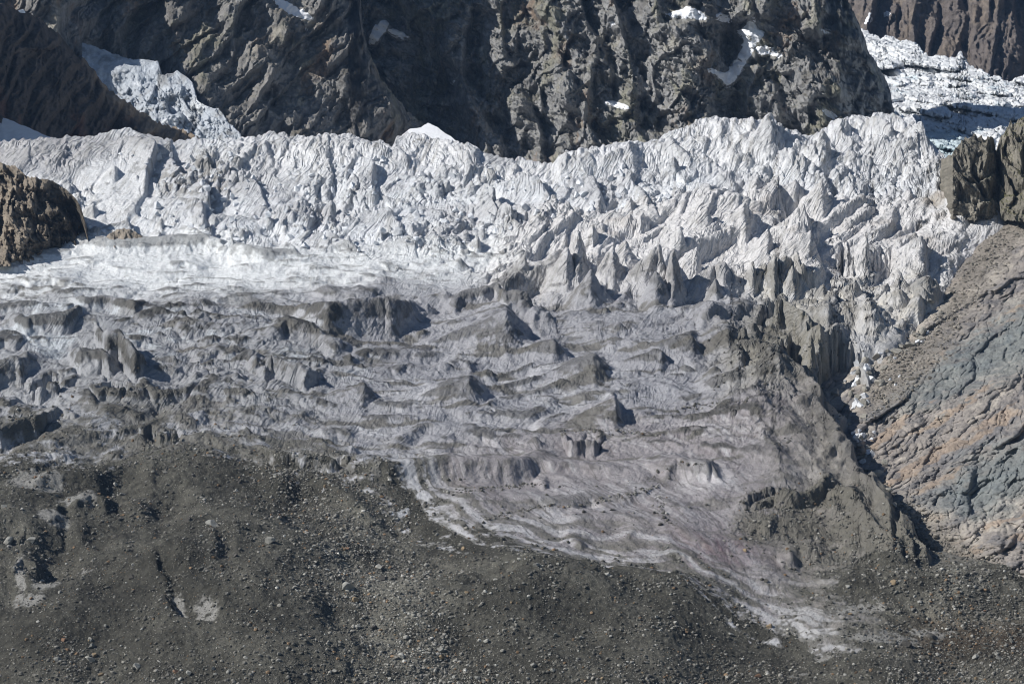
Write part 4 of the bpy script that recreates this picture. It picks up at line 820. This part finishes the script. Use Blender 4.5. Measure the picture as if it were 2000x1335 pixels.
# ---- rock tower on the right
def rel_tow(U, V):
    r = 1.5 * rock_relief(U, V, 40, .3, 421, 1.3, .4) + .8 * rock_relief(U, V, 13, .05, 422, 2.4, .5) + .7 * rock_relief(U, V, 6, .0, 423, 2, .5)
    r = r - 90 * np.exp(-((U - (1949 + .12 * (V - 300))) / 7.) ** 2) * sstep(420, 300, V + 40 * 0) + 26 * sstep(1955, 1990, U)
    return .29 * r - 30 * sstep(1925, 1948, U) * sstep(1956, 1948, U) * .5
def col_tow(C, U, V, N, b):
    m = (sstep(.35, .7, N[..., 2] + .25 * b) * sstep(1915, 1940, U + .3 * b))[..., None] * .8
    return C * (1 - m) + np.array((.085, .085, .03), f4) * m
rock_thing("rock_tower", "upright grey rock tower with mossy ledges at the right edge", "rock tower", 1861, 2420,
    [(1861, 300), (1866, 286), (1878, 273), (1900, 268), (1922, 268), (1938, 274), (1943, 284), (1947, 300), (1952, 292), (1956, 264), (1974, 244), (2000, 228), (2100, 180), (2420, 120)], [(1861, 430), (1960, 430), (2420, 470)],
    lambda U, V: 1697 + .14 * (400 - V) - .20 * np.maximum(0, U - 1950), rel_tow, [(.20, .185, .155), [((.27, .25, .21), .15), ((.13, .125, .105), .2)], col_tow], 420, .6, (70, 0), jag=8)
exec_t("outcrops")
# ---- banded rock slope on the right
def D_rs(U, V):
    e = edge_u(V); x = U - e
    g = np.interp(V, _fv, _fd) / F
    return Dbase(U, np.maximum(V, 300)) - np.where(x > 0, (.75 * x - 6 * (1 - np.exp(-x / 12))), x * 1.6) * g + 6
def strat(U, V):
    bend = 16 * perlin2(U / 190., V / 150., 431) + 5 * perlin2(U / 50., V / 40., 432)
    return V * .80 + (U - 1900) * (.60 - .25 * sstep(850, 1050, V)) + bend
scree = Zone([(2440, 80), (2000, 395), (1940, 420), (1870, 520), (1830, 640), (1740, 690), (1680, 790), (1720, 800), (1770, 760), (1830, 700), (1860, 640), (1905, 575), (1960, 500), (2000, 470), (2440, 200)], 20)
toe = Zone([(1700, 960), (1760, 980), (1850, 1050), (1930, 1100), (2000, 1150), (2440, 1300), (2440, 1500), (1650, 1400)], 24)
def R_rs(U, V):
    sr = np.clip(scree(U, V) + toe(U, V), 0, 1)
    s = strat(U, V); al = U * .8 - V * .5
    w = (1 - .95 * sr)
    r = w * (34 * facets(al / 120, s / 60, 433, .25, .35, .7, .5, 40) + 11 * facets(al / 45, s / 20, 434, .3, .3, .8, .45, 40) + 16 * terr(fbm2(al / 130, s / 60, 3, .55, 451), 3, .75) + 5 * terr(fbm2(al / 50, s / 22, 4, .6, 452), 3, .7) + 3.0 * fbm2(al / 12, s / 5, 3, .6, 453))
    jo = 1 - np.abs(perlin2((U + .35 * V) / 34. + .4 * perlin2(U / 20, V / 20, 449), (V - .3 * U) / 110., 448)) * 9
    r = r - w * 7 * np.maximum(0, jo)
    r = r + sr * (2.2 * fbm2(U / 9, V / 9, 3, .6, 436)) + 9 * fbm2(U / 60, V / 60, 3, .5, 437)
    return r * .27
P, Uc, Vc = sheet(1480, 2420, 1.5, 1.3, pl([(1480, 560), (1700, 560), (1800, 500), (1860, 470), (1900, 440), (1940, 416), (1962, 402), (2000, 382), (2420, 130)]), pl([(1480, 1250), (2420, 1420)]), D_rs, R_rs, seed=430, jag=3, back=40)
N_ = face_n(P); P32 = P.astype(f4)
sr = np.clip(scree(Uc, Vc) + toe(Uc, Vc), 0, 1)
P = P + N_ * ((.75 * ridge3(P32, 1 / 7., 3, .6, 440)) * (1 - .75 * sr))[..., None]; N_ = face_n(P); P32 = P.astype(f4)
n1 = fbm3(P32, 1 / 40., 3, .5, 441); n2 = fbm3(P32, 1 / 8., 3, .6, 442); n3 = fbm3(P32, 1 / 2., 2, .6, 443)
s_ = strat(Uc, Vc) + 9 * n2; U_al = Uc * .8 - Vc * .5; C = np.zeros(P.shape[:2] + (3,), f4); C[:] = (.27, .245, .225)
band = perlin2(s_ / 60., n1 * 2.2 + U_al / 200, 444) + .6 * perlin2(s_ / 16., n1 * 3 + U_al / 60, 445)
def mx(c, m):
    global C
    m = np.clip(m, 0, 1)[..., None]; C = C * (1 - m) + np.array(c, f4) * m
mx((.17, .165, .17), sstep(.1, .5, -band) * .8); mx((.40, .365, .32), sstep(.15, .6, band) * .75)
teal = Zone([[(1700, 830), (1760, 760), (1900, 660), (2000, 600), (2440, 400), (2440, 620), (2000, 720), (1900, 760), (1780, 800)], [(1760, 980), (1840, 960), (1880, 900), (1960, 870), (2000, 850), (2440, 700), (2440, 900), (2000, 960), (1960, 1010), (1860, 1010)]], 30)(Uc + 30 * n2, Vc + 20 * n2)
mx((.16, .185, .188), teal * .75)
mx((.36, .265, .185), sstep(.25, .45, perlin2(s_ / 22. + 5, n1 + 3, 446) * (1 - teal)) * .5)
mx((.46, .42, .37), sstep(.35, .7, perlin2(s_ / 60. + 9, n1 + 1, 447)) * (1 - teal) * .6)
mx((.24, .215, .185), scree(Uc + 10 * n2, Vc + 10 * n2) * .92); mx((.17, .155, .13), toe(Uc + 10 * n2, Vc + 8 * n2) * .95)
C = np.clip(C * (1 + .22 * n2 + .2 * n3)[..., None], .02, .8)
o = build_grid("rock_slope", P, np.concatenate([C, ONE(P)], -1), M_SLAB); tag(o, "banded grey, teal and orange rock slope on the right", kind='structure')
RS = (P, Uc, Vc, N_, sr)
exec_t("rock slope")
# ================================================================== BOULDERS, STONES, ICE BLOCKS
def ico(sub):
    t = (1 + 5 ** .5) / 2
    v = [(-1, t, 0), (1, t, 0), (-1, -t, 0), (1, -t, 0), (0, -1, t), (0, 1, t), (0, -1, -t), (0, 1, -t), (t, 0, -1), (t, 0, 1), (-t, 0, -1), (-t, 0, 1)]
    f = [(0, 11, 5), (0, 5, 1), (0, 1, 7), (0, 7, 10), (0, 10, 11), (1, 5, 9), (5, 11, 4), (11, 10, 2), (10, 7, 6), (7, 1, 8), (3, 9, 4), (3, 4, 2), (3, 2, 6), (3, 6, 8), (3, 8, 9), (4, 9, 5), (2, 4, 11), (6, 2, 10), (8, 6, 7), (9, 8, 1)]
    v = [np.array(p, float) / np.linalg.norm(p) for p in v]
    for _ in range(sub):
        mid = {}; nf = []
        def mp_(a, b):
            k = (min(a, b), max(a, b))
            if k not in mid:
                p = v[a] + v[b]; v.append(p / np.linalg.norm(p)); mid[k] = len(v) - 1
            return mid[k]
        for a, b, c in f:
            x, y, w = mp_(a, b), mp_(b, c), mp_(c, a); nf += [(a, x, w), (b, y, x), (c, w, y), (x, y, w)]
        f = nf
    return np.array(v), np.array(f, np.int32)
def rock_shape(sub, r, nplanes=11, squash=(1, 1, 1), rough=.06, lo=.5, hi=.9):
    v, f = ico(sub); v = v.copy()
    for _ in range(nplanes):
        n = r.normal(size=3); n /= np.linalg.norm(n); d = r.uniform(lo, hi)
        k = v @ n - d; v -= np.maximum(k, 0)[:, None] * n
    if rough: v += v * (rough * perlin3(v[:, 0] * 3 + r.uniform(0, 9), v[:, 1] * 3, v[:, 2] * 3, 9))[:, None]
    v *= np.array(squash); v /= np.abs(v).max()
    return v, f
rb = np.random.default_rng(21)
# where things stand: grid points of the ground as seen
GS = GP.astype(np.float64); gus = GS[..., 0] / GS[..., 1] * F + 1000; gvs = 667.5 - GS[..., 2] / GS[..., 1] * F
# visible grid points: nothing nearer covers them in their own column
def visible():
    v = gvs[:, ::-1]; m = np.minimum.accumulate(v, axis=1)          # from near to far the seen row must keep rising
    return (v <= m + .6)[:, ::-1]
VIS = visible()
def spot(px, py, r=3.0):
    c = slice(max(0, int((px - 12 - UU_G0) / RU)), int((px + 12 - UU_G0) / RU) + 1)
    d = (gus[c] - px) ** 2 + (gvs[c] - py) ** 2 + (~VIS[c]) * 1e5
    k = np.unravel_index(np.argmin(d), d.shape)
    return GS[c][k], GN[c][k]
UU_G0 = -360
M_BP = mk_mat("boulder_pale", 'obj', (.30, .295, .27), .9, .15, .25, 1.2, ((2.2, .12),), objrand=.28)
M_BD = mk_mat("boulder_dark", 'obj', (.085, .08, .072), .9, .15, .25, 1.2, ((2.2, .12),), objrand=.25)
M_BT = mk_mat("boulder_tan", 'obj', (.26, .20, .13), .9, .15, .25, 1.2, ((2.2, .12),), objrand=.2)
M_BR = mk_mat("boulder_rust", 'obj', (.22, .14, .095), .9, .15, .25, 1.2, ((2.2, .12),), objrand=.2)
M_BI = mk_mat("ice_block", 'obj', (.70, .72, .75), .75, .15, .2, 1.5, ((1.5, .25), (4., .12)), objrand=.16)
M_BG = mk_mat("dirty_ice_block", 'obj', (.30, .285, .25), .7, .2, .25, .5, ((.7, .3), (2., .15)), objrand=.2)
def variants(mat, nm, n, sub=3, sq=((1, .8, .7), (1, .9, .5), (.9, .8, .9), (1, .6, .6)), **kw):
    out = []
    for i in range(n):
        v, f = rock_shape(sub, rb, squash=sq[i % len(sq)], **kw)
        me = bpy.data.meshes.new(nm); me.from_pydata(v.tolist(), [], f.tolist()); me.materials.append(mat)
        out.append(me)
    return out
VB = {c: variants(m, "boulder", 5) for c, m in (('pale', M_BP), ('dark', M_BD), ('tan', M_BT), ('rusty', M_BR))}
VI = variants(M_BI, "ice_block", 7, sq=((1, .8, .9), (.7, .8, 1), (1, .7, .6), (.6, .8, 1)), nplanes=16, rough=.05, lo=.3, hi=.62)
VG = variants(M_BG, "dirty_ice_block", 4, sq=((1, .8, .6), (1, .5, .7), (.7, .6, 1)), nplanes=9, rough=.08, lo=.4, hi=.85)
def put(name, me, P, N, size, sink=.22, tilt=.5):
    o = bpy.data.objects.new(name, me); scene.collection.objects.link(o)
    o.location = (P + N * size * (.38 - sink)).tolist(); o.scale = (size,) * 3
    o.rotation_euler = (rb.uniform(-tilt, tilt), rb.uniform(-tilt, tilt), rb.uniform(0, 6.28)); return o
BIG = [(528, 1056, 24, 'pale'), (414, 1026, 26, 'pale'), (369, 1016, 15, 'dark'), (17, 1060, 28, 'pale'), (225, 1050, 16, 'dark'), (60, 1056, 22, 'pale'), (680, 1150, 30, 'pale'), (693, 1172, 16, 'tan'), (176, 1249, 13, 'pale'), (178, 1262, 14, 'pale'), (176, 1288, 22, 'pale'), (184, 1278, 12, 'tan'),
 (114, 1290, 18, 'pale'), (266, 1301, 15, 'pale'), (343, 1312, 12, 'rusty'), (198, 1318, 12, 'tan'), (369, 1314, 12, 'pale'), (352, 1327, 11, 'pale'), (447, 1312, 13, 'pale'), (416, 1306, 11, 'pale'), (653, 1311, 12, 'pale'), (238, 966, 10, 'pale'), (225, 947, 10, 'pale'), (9, 990, 13, 'pale'), (326, 1187, 8, 'pale'), (164, 1052, 12, 'dark'), (258, 1128, 13, 'dark'),
 (745, 1131, 17, 'dark'), (740, 1108, 15, 'pale'), (674, 1123, 13, 'pale'), (807, 1127, 9, 'pale'), (828, 1123, 10, 'pale'), (833, 1103, 10, 'pale'), (1049, 1106, 15, 'pale'), (1015, 1093, 13, 'pale'), (905, 1073, 14, 'tan'), (1187, 1123, 13, 'pale'), (1163, 1112, 10, 'dark'), (1032, 1165, 9, 'pale'), (1088, 1153, 10, 'dark'), (968, 1133, 9, 'pale'),
 (860, 1270, 15, 'pale'), (861, 1283, 15, 'tan'), (785, 1283, 15, 'pale'), (792, 1245, 16, 'pale'), (730, 1226, 16, 'dark'), (700, 1224, 12, 'pale'), (950, 1252, 14, 'pale'), (944, 1271, 8, 'pale'), (931, 1322, 12, 'pale'), (1084, 1240, 12, 'pale'), (1040, 1300, 12, 'pale'), (1080, 1310, 10, 'pale'), (1318, 1217, 13, 'pale'), (1283, 1204, 9, 'pale'), (772, 1015, 11, 'pale'),
 (1495, 1135, 10, 'dark'), (1455, 1075, 11, 'tan'), (1427, 1238, 11, 'pale'), (1502, 1223, 12, 'tan'), (1770, 1260, 20, 'dark'), (1480, 1320, 12, 'rusty'), (1744, 1138, 18, 'tan'), (1824, 1075, 18, 'dark'), (1820, 1243, 18, 'dark'), (1952, 1285, 13, 'pale'), (1907, 1283, 16, 'pale'), (1873, 1318, 14, 'pale'), (1804, 1060, 12, 'dark'), (625, 1047, 14, 'tan'), (125, 1250, 10, 'rusty'), (460, 1085, 9, 'dark'), (1140, 1000, 8, 'dark'), (1195, 996, 9, 'dark'), (1298, 1010, 9, 'dark'), (1290, 1024, 10, 'dark'), (1278, 1002, 8, 'dark'), (1660, 1200, 9, 'tan')]
def region(px, py):
    c = ("the left edge" if px < 140 else "the far left side" if px < 320 else "the left side" if px < 560 else "the pale stony rib" if px < 800 else "the centre" if px < 1080 else "right of centre" if px < 1400 else "the tongue foot" if px < 1700 else "the lower right corner")
    r = "upper" if py < 1080 else "middle" if py < 1230 else "bottom"
    return f"{r} rubble near {c}" if c != "right of centre" else f"{r} rubble just {c}"
allb = [(x, y, s, c, 0) for x, y, s, c in BIG]
# more boulders, random, thicker on the pale rib and the lower right
wgt = GD & VIS & (gus > 5) & (gus < 1995) & (gvs > 930) & (gvs < 1330)
wp = (.25 + np.exp(-((gus - 700 - (gvs - 1080) * .55) / 100.) ** 2) * 1.6 + np.exp(-((gus - 1850) / 150.) ** 2) * 1.0 + np.exp(-((gus - 1080) / 200.) ** 2 - ((gvs - 1120) / 50.) ** 2) * .8 + sstep(1250, 1330, gvs)) * wgt
cum = np.cumsum(wp.reshape(-1)); 
for k in range(205):
    i = np.searchsorted(cum, rb.random() * cum[-1]); x, y = gus.reshape(-1)[i], gvs.reshape(-1)[i]
    allb.append((x, y, 5.5 + 4.5 * rb.random() ** 2.5, rb.choice(['pale', 'pale', 'pale', 'tan', 'dark', 'dark', 'rusty'], p=[.3, .25, .1, .12, .12, .09, .02]), 1))
from collections import defaultdict
gr = defaultdict(list)
for b in allb:
    if b[4] == 0: gr[(region(b[0], b[1]), b[3])].append(b)
CW = {'pale': 'pale grey', 'dark': 'dark grey', 'tan': 'tan', 'rusty': 'rust coloured'}
ORD = ["", "second ", "third ", "fourth ", "fifth ", "sixth ", "seventh ", "eighth ", "ninth ", "tenth ", "eleventh "]
for (rg_, c), L_ in gr.items():
    L_.sort(key=lambda b: b[0])
    for i, b in enumerate(L_):
        Pp, Nn1 = spot(b[0], b[1]); sz = b[2] * Pp[1] / F * .56
        o = put("boulder", VB[c][rb.integers(5)], Pp, Nn1, sz)
        lab = f"large {CW[c]} boulder on {rg_}" + ("" if len(L_) == 1 else (", leftmost such one" if i == 0 else f", {ORD[i]}such from left"))
        tag(o, lab, "boulder", "boulders on the rubble")
for b in allb:
    if b[4] == 0: continue
    Pp, Nn1 = spot(b[0], b[1]); sz = b[2] * Pp[1] / F * .56
    o = put("boulder", VB[b[3]][rb.integers(5)], Pp, Nn1, sz)
    tag(o, f"small {CW[b[3]]} boulder scattered on {region(b[0], b[1])}", "boulder", "boulders on the rubble")
exec_t("boulders")
# tumbled ice blocks in the icefall
wi = (GZ['fall'] * (1 - GZ['face']) * (1 - .8 * GZ['wall']) * (1 - .8 * GZ['top']) > .6) & VIS & (gus > 170) & (gus < 1350) & (gvs > 300) & (gvs < 500)
ci = np.flatnonzero(wi)
if len(ci):
    for k in range(230):
        i = ci[rb.integers(len(ci))]; x, y = gus.reshape(-1)[i], gvs.reshape(-1)[i]; Pp = GS.reshape(-1, 3)[i]; n_ = GN.reshape(-1, 3)[i]
        sz = (1.1 + 2.6 * rb.random() ** 2)
        o = put("ice_block", VI[rb.integers(7)], Pp, n_, sz, .2, .6)
        cx = "left part" if x < 520 else "centre left part" if x < 800 else "centre" if x < 1060 else "right part"
        cy = "upper" if y < 370 else "middle" if y < 430 else "lower"
        tag(o, f"white ice block tumbled in the {cy} icefall, {cx}", "ice block", "ice blocks of the icefall")
# blocks fallen into the marginal gully
RSs = RS[0]; rus = RSs[..., 0] / RSs[..., 1] * F + 1000; rvs = 667.5 - RSs[..., 2] / RSs[..., 1] * F
def spot2(px, py):
    a, n = spot(px, py)
    d = (rus - px) ** 2 + (rvs - py) ** 2; k = np.unravel_index(np.argmin(d), d.shape)
    if d[k] < 16 and RSs[k][1] < a[1]: return RSs[k], RS[3][k]
    return a, n
GUL = [(1812, 652, 12, 'w'), (1800, 668, 9, 'w'), (1740, 742, 9, 'w'), (1750, 752, 9, 'w'), (1756, 736, 8, 'w'), (1683, 788, 17, 'w'), (1672, 782, 13, 'w'), (1697, 786, 12, 'w'), (1664, 798, 14, 'w'), (1652, 790, 15, 'd'), (1668, 846, 13, 'w'), (1690, 850, 12, 'w'), (1680, 840, 12, 'w'), (1702, 858, 12, 'w'), (1676, 862, 10, 'w'), (1706, 844, 9, 'w'), (1693, 884, 15, 'w'), (1706, 890, 18, 'w'), (1688, 900, 14, 'w'),
       (1690, 706, 30, 'd'), (1668, 730, 18, 'w'), (1675, 715, 18, 'w'), (1710, 700, 26, 'd'), (1730, 720, 22, 'd'), (1750, 690, 30, 'd'), (1776, 676, 24, 'd'), (1720, 750, 28, 'd'), (1690, 760, 24, 'd'), (1632, 768, 26, 'd'), (1700, 740, 18, 'w'), (1655, 812, 14, 'd'), (1660, 830, 16, 'd'), (1715, 925, 26, 'd'), (1728, 905, 16, 'd'), (1735, 955, 16, 'd'), (1745, 985, 15, 'd'), (1650, 745, 12, 'w'), (1790, 655, 18, 'd'), (1840, 612, 14, 'd'), (1815, 590, 16, 'd')]
for k in range(46):
    t_ = rb.random(); yy = 645 + 260 * t_ ** 1.2; GUL.append((float(edge_u(np.array([yy]))[0]) - rb.uniform(-4, 14 + 46 * math.exp(-((yy - 730) / 50) ** 2)), yy, rb.uniform(7, 22), 'd' if rb.random() < .62 else 'w'))
for i, (x, y, s, c) in enumerate(sorted(GUL, key=lambda q: q[1])):
    Pp, n_ = spot2(x, y); me = (VI if c == 'w' else VG); me = me[rb.integers(len(me))]
    o = put("ice_block", me, Pp, n_, s * Pp[1] / F * .56, .2, .4)
    part_ = "top of the dark side gully" if y < 700 else "dark hole of the side gully" if y < 810 else "narrow middle of the side gully" if y < 870 else "lower end of the side gully"
    tag(o, f"{'clean white' if c == 'w' else 'dirty grey'} ice block in the {part_}", "ice block", "ice blocks in the side gully")
exec_t("ice blocks")
# stones too many to count
def scatter(name, lab, Ps, Ns, sizes, cols, mat, seed):
    r = np.random.default_rng(seed); n = len(Ps); K = 10
    shp = [rock_shape(0, r, 5, (1, .85, .65), 0, .55, .9) for _ in range(K)]; f0 = shp[0][1]; nv = len(shp[0][0])
    base = np.stack([s_[0] for s_ in shp])[r.integers(K, size=n)]
    th = r.uniform(0, 6.28, n); c, s_ = np.cos(th), np.sin(th); tl = r.uniform(-.7, .7, n); c2, s2 = np.cos(tl), np.sin(tl)
    x, y, z_ = base[..., 0], base[..., 1], base[..., 2]
    y, z_ = y * c2[:, None] - z_ * s2[:, None], y * s2[:, None] + z_ * c2[:, None]
    x, y = x * c[:, None] - y * s_[:, None], x * s_[:, None] + y * c[:, None]
    V_ = np.stack([x, y, z_], -1) * sizes[:, None, None] + (Ps + Ns * sizes[:, None] * .25)[:, None]
    Fc = (f0[None] + (np.arange(n) * nv)[:, None, None]).reshape(-1, 3)
    Cc = np.repeat(cols[:, None], nv, 1).reshape(-1, 3)
    o = raw_mesh(name, V_.reshape(-1, 3), Fc, mat, Cc, False); tag(o, lab, kind='stuff'); return o
M_ST = mk_mat("loose_stones", rough=.95, spec=.1, var=.2, var_scale=2.0, bumps=((3., .1),))
okg = (gus > -120) & (gus < 2120) & (gvs > 640) & (gvs < 1420)
dens = .35 + .9 * sstep(-.1, .5, fbm3(GP.astype(f4), 1 / 22., 2, .5, 501)) + 1.5 * np.exp(-((gus - 700 - (gvs - 1080) * .55) / 110.) ** 2) + .8 * sstep(1600, 1750, gus) + .5 * sstep(1230, 1320, gvs)
dens = dens * GD * okg + okg * (~GD) * (.05 * (gvs > 930) + 1.6 * sstep(.22, .5, dk) + .9 * GZ['patchy'] + .3 * GZ['semi'] + .25 * GZ['brown'])
# stone strings lying on the ice
for pts in [[(650, 880), (700, 905), (760, 925)], [(880, 962), (950, 957), (1020, 947), (1060, 945)], [(960, 1010), (1050, 990), (1130, 985), (1200, 972), (1260, 958), (1290, 945)], [(1270, 935), (1320, 905), (1370, 905)], [(1290, 970), (1295, 1005), (1310, 1025)], [(1100, 845), (1160, 840), (1260, 845), (1290, 850)], [(1320, 800), (1380, 790), (1460, 780)], [(1470, 850), (1530, 870), (1560, 840)]]:
    dd = np.full(gus.shape, 1e9)
    for (a_, b_), (c_, d_) in zip(pts[:-1], pts[1:]):
        ex, ey = c_ - a_, d_ - b_; t = np.clip(((gus - a_) * ex + (gvs - b_) * ey) / (ex * ex + ey * ey), 0, 1)
        dd = np.minimum(dd, np.hypot(gus - a_ - t * ex, (gvs - b_ - t * ey) * 1.6))
    dens = np.maximum(dens, 2.2 * np.exp(-(dd / 7.) ** 2))
cd = np.cumsum(dens.reshape(-1)); NG = 70000
idx = np.searchsorted(cd, rb.random(NG) * cd[-1]); Ps = GS.reshape(-1, 3)[idx]; Ns = GN.reshape(-1, 3)[idx]
sz = .15 + .16 * rb.random(NG) + .75 * rb.random(NG) ** 8
kind_ = rb.random(NG); pr_ = np.exp(-((gus.reshape(-1)[idx] - 700 - (gvs.reshape(-1)[idx] - 1080) * .55) / 120.) ** 2); kind_ = kind_ * (1 - .0 * pr_) + .14 * pr_ * (kind_ < .62)
cols_ = np.where((kind_ < .62)[:, None], np.array([.125, .12, .105]), np.where((kind_ < .92)[:, None], np.array([.25, .24, .215]), np.where((kind_ < .965)[:, None], np.array([.22, .155, .10]), np.array([.42, .41, .38]))))
cols_ = cols_ * rb.uniform(.7, 1.3, NG)[:, None] * (1 + .25 * pr_)[:, None]
scatter("gravel", "small stones strewn over the rubble", Ps, Ns, sz, cols_, M_ST, 31)
rs_ = RS[4].copy(); okr = (rus > 1600) & (rus < 2120) & (rvs > 380) & (rvs < 1320)
dr = rs_ * okr; cd = np.cumsum(dr.reshape(-1)); NG = 14000
idx = np.searchsorted(cd, rb.random(NG) * cd[-1]); Ps = RSs.reshape(-1, 3)[idx]; Ns = RS[3].reshape(-1, 3)[idx]
sz = .2 + .3 * rb.random(NG) + 1.1 * rb.random(NG) ** 7
cols_ = np.array([.235, .215, .185]) * rb.uniform(.6, 1.5, NG)[:, None]
scatter("scree", "loose scree lying on the rock slope", Ps, Ns, sz, cols_, M_ST, 33)
exec_t("stones")
# ================================================================== AIR
HZ = 2.4e-5
if HZ > 0:
    x0, x1, y0, y1, z0, z1 = -2400, 2400, -40, 4600, -420, 620
    v = [(x, y, z_) for x in (x0, x1) for y in (y0, y1) for z_ in (z0, z1)]
    f = [(0, 1, 3, 2), (4, 6, 7, 5), (0, 4, 5, 1), (2, 3, 7, 6), (0, 2, 6, 4), (1, 5, 7, 3)]
    me = bpy.data.meshes.new("haze"); me.from_pydata(v, [], f); hz = bpy.data.objects.new("haze", me); scene.collection.objects.link(hz)
    m = bpy.data.materials.new("haze"); m.use_nodes = True; nt = m.node_tree; nt.nodes.remove(nt.nodes["Principled BSDF"])
    pv = nt.nodes.new("ShaderNodeVolumePrincipled"); pv.inputs["Density"].default_value = HZ; pv.inputs["Color"].default_value = (.34, .58, 1.0, 1); pv.inputs["Anisotropy"].default_value = .2
    nt.links.new(pv.outputs[0], nt.nodes["Material Output"].inputs["Volume"]); me.materials.append(m); tag(hz, "thin blue mountain haze", kind='stuff')
exec_t("done")
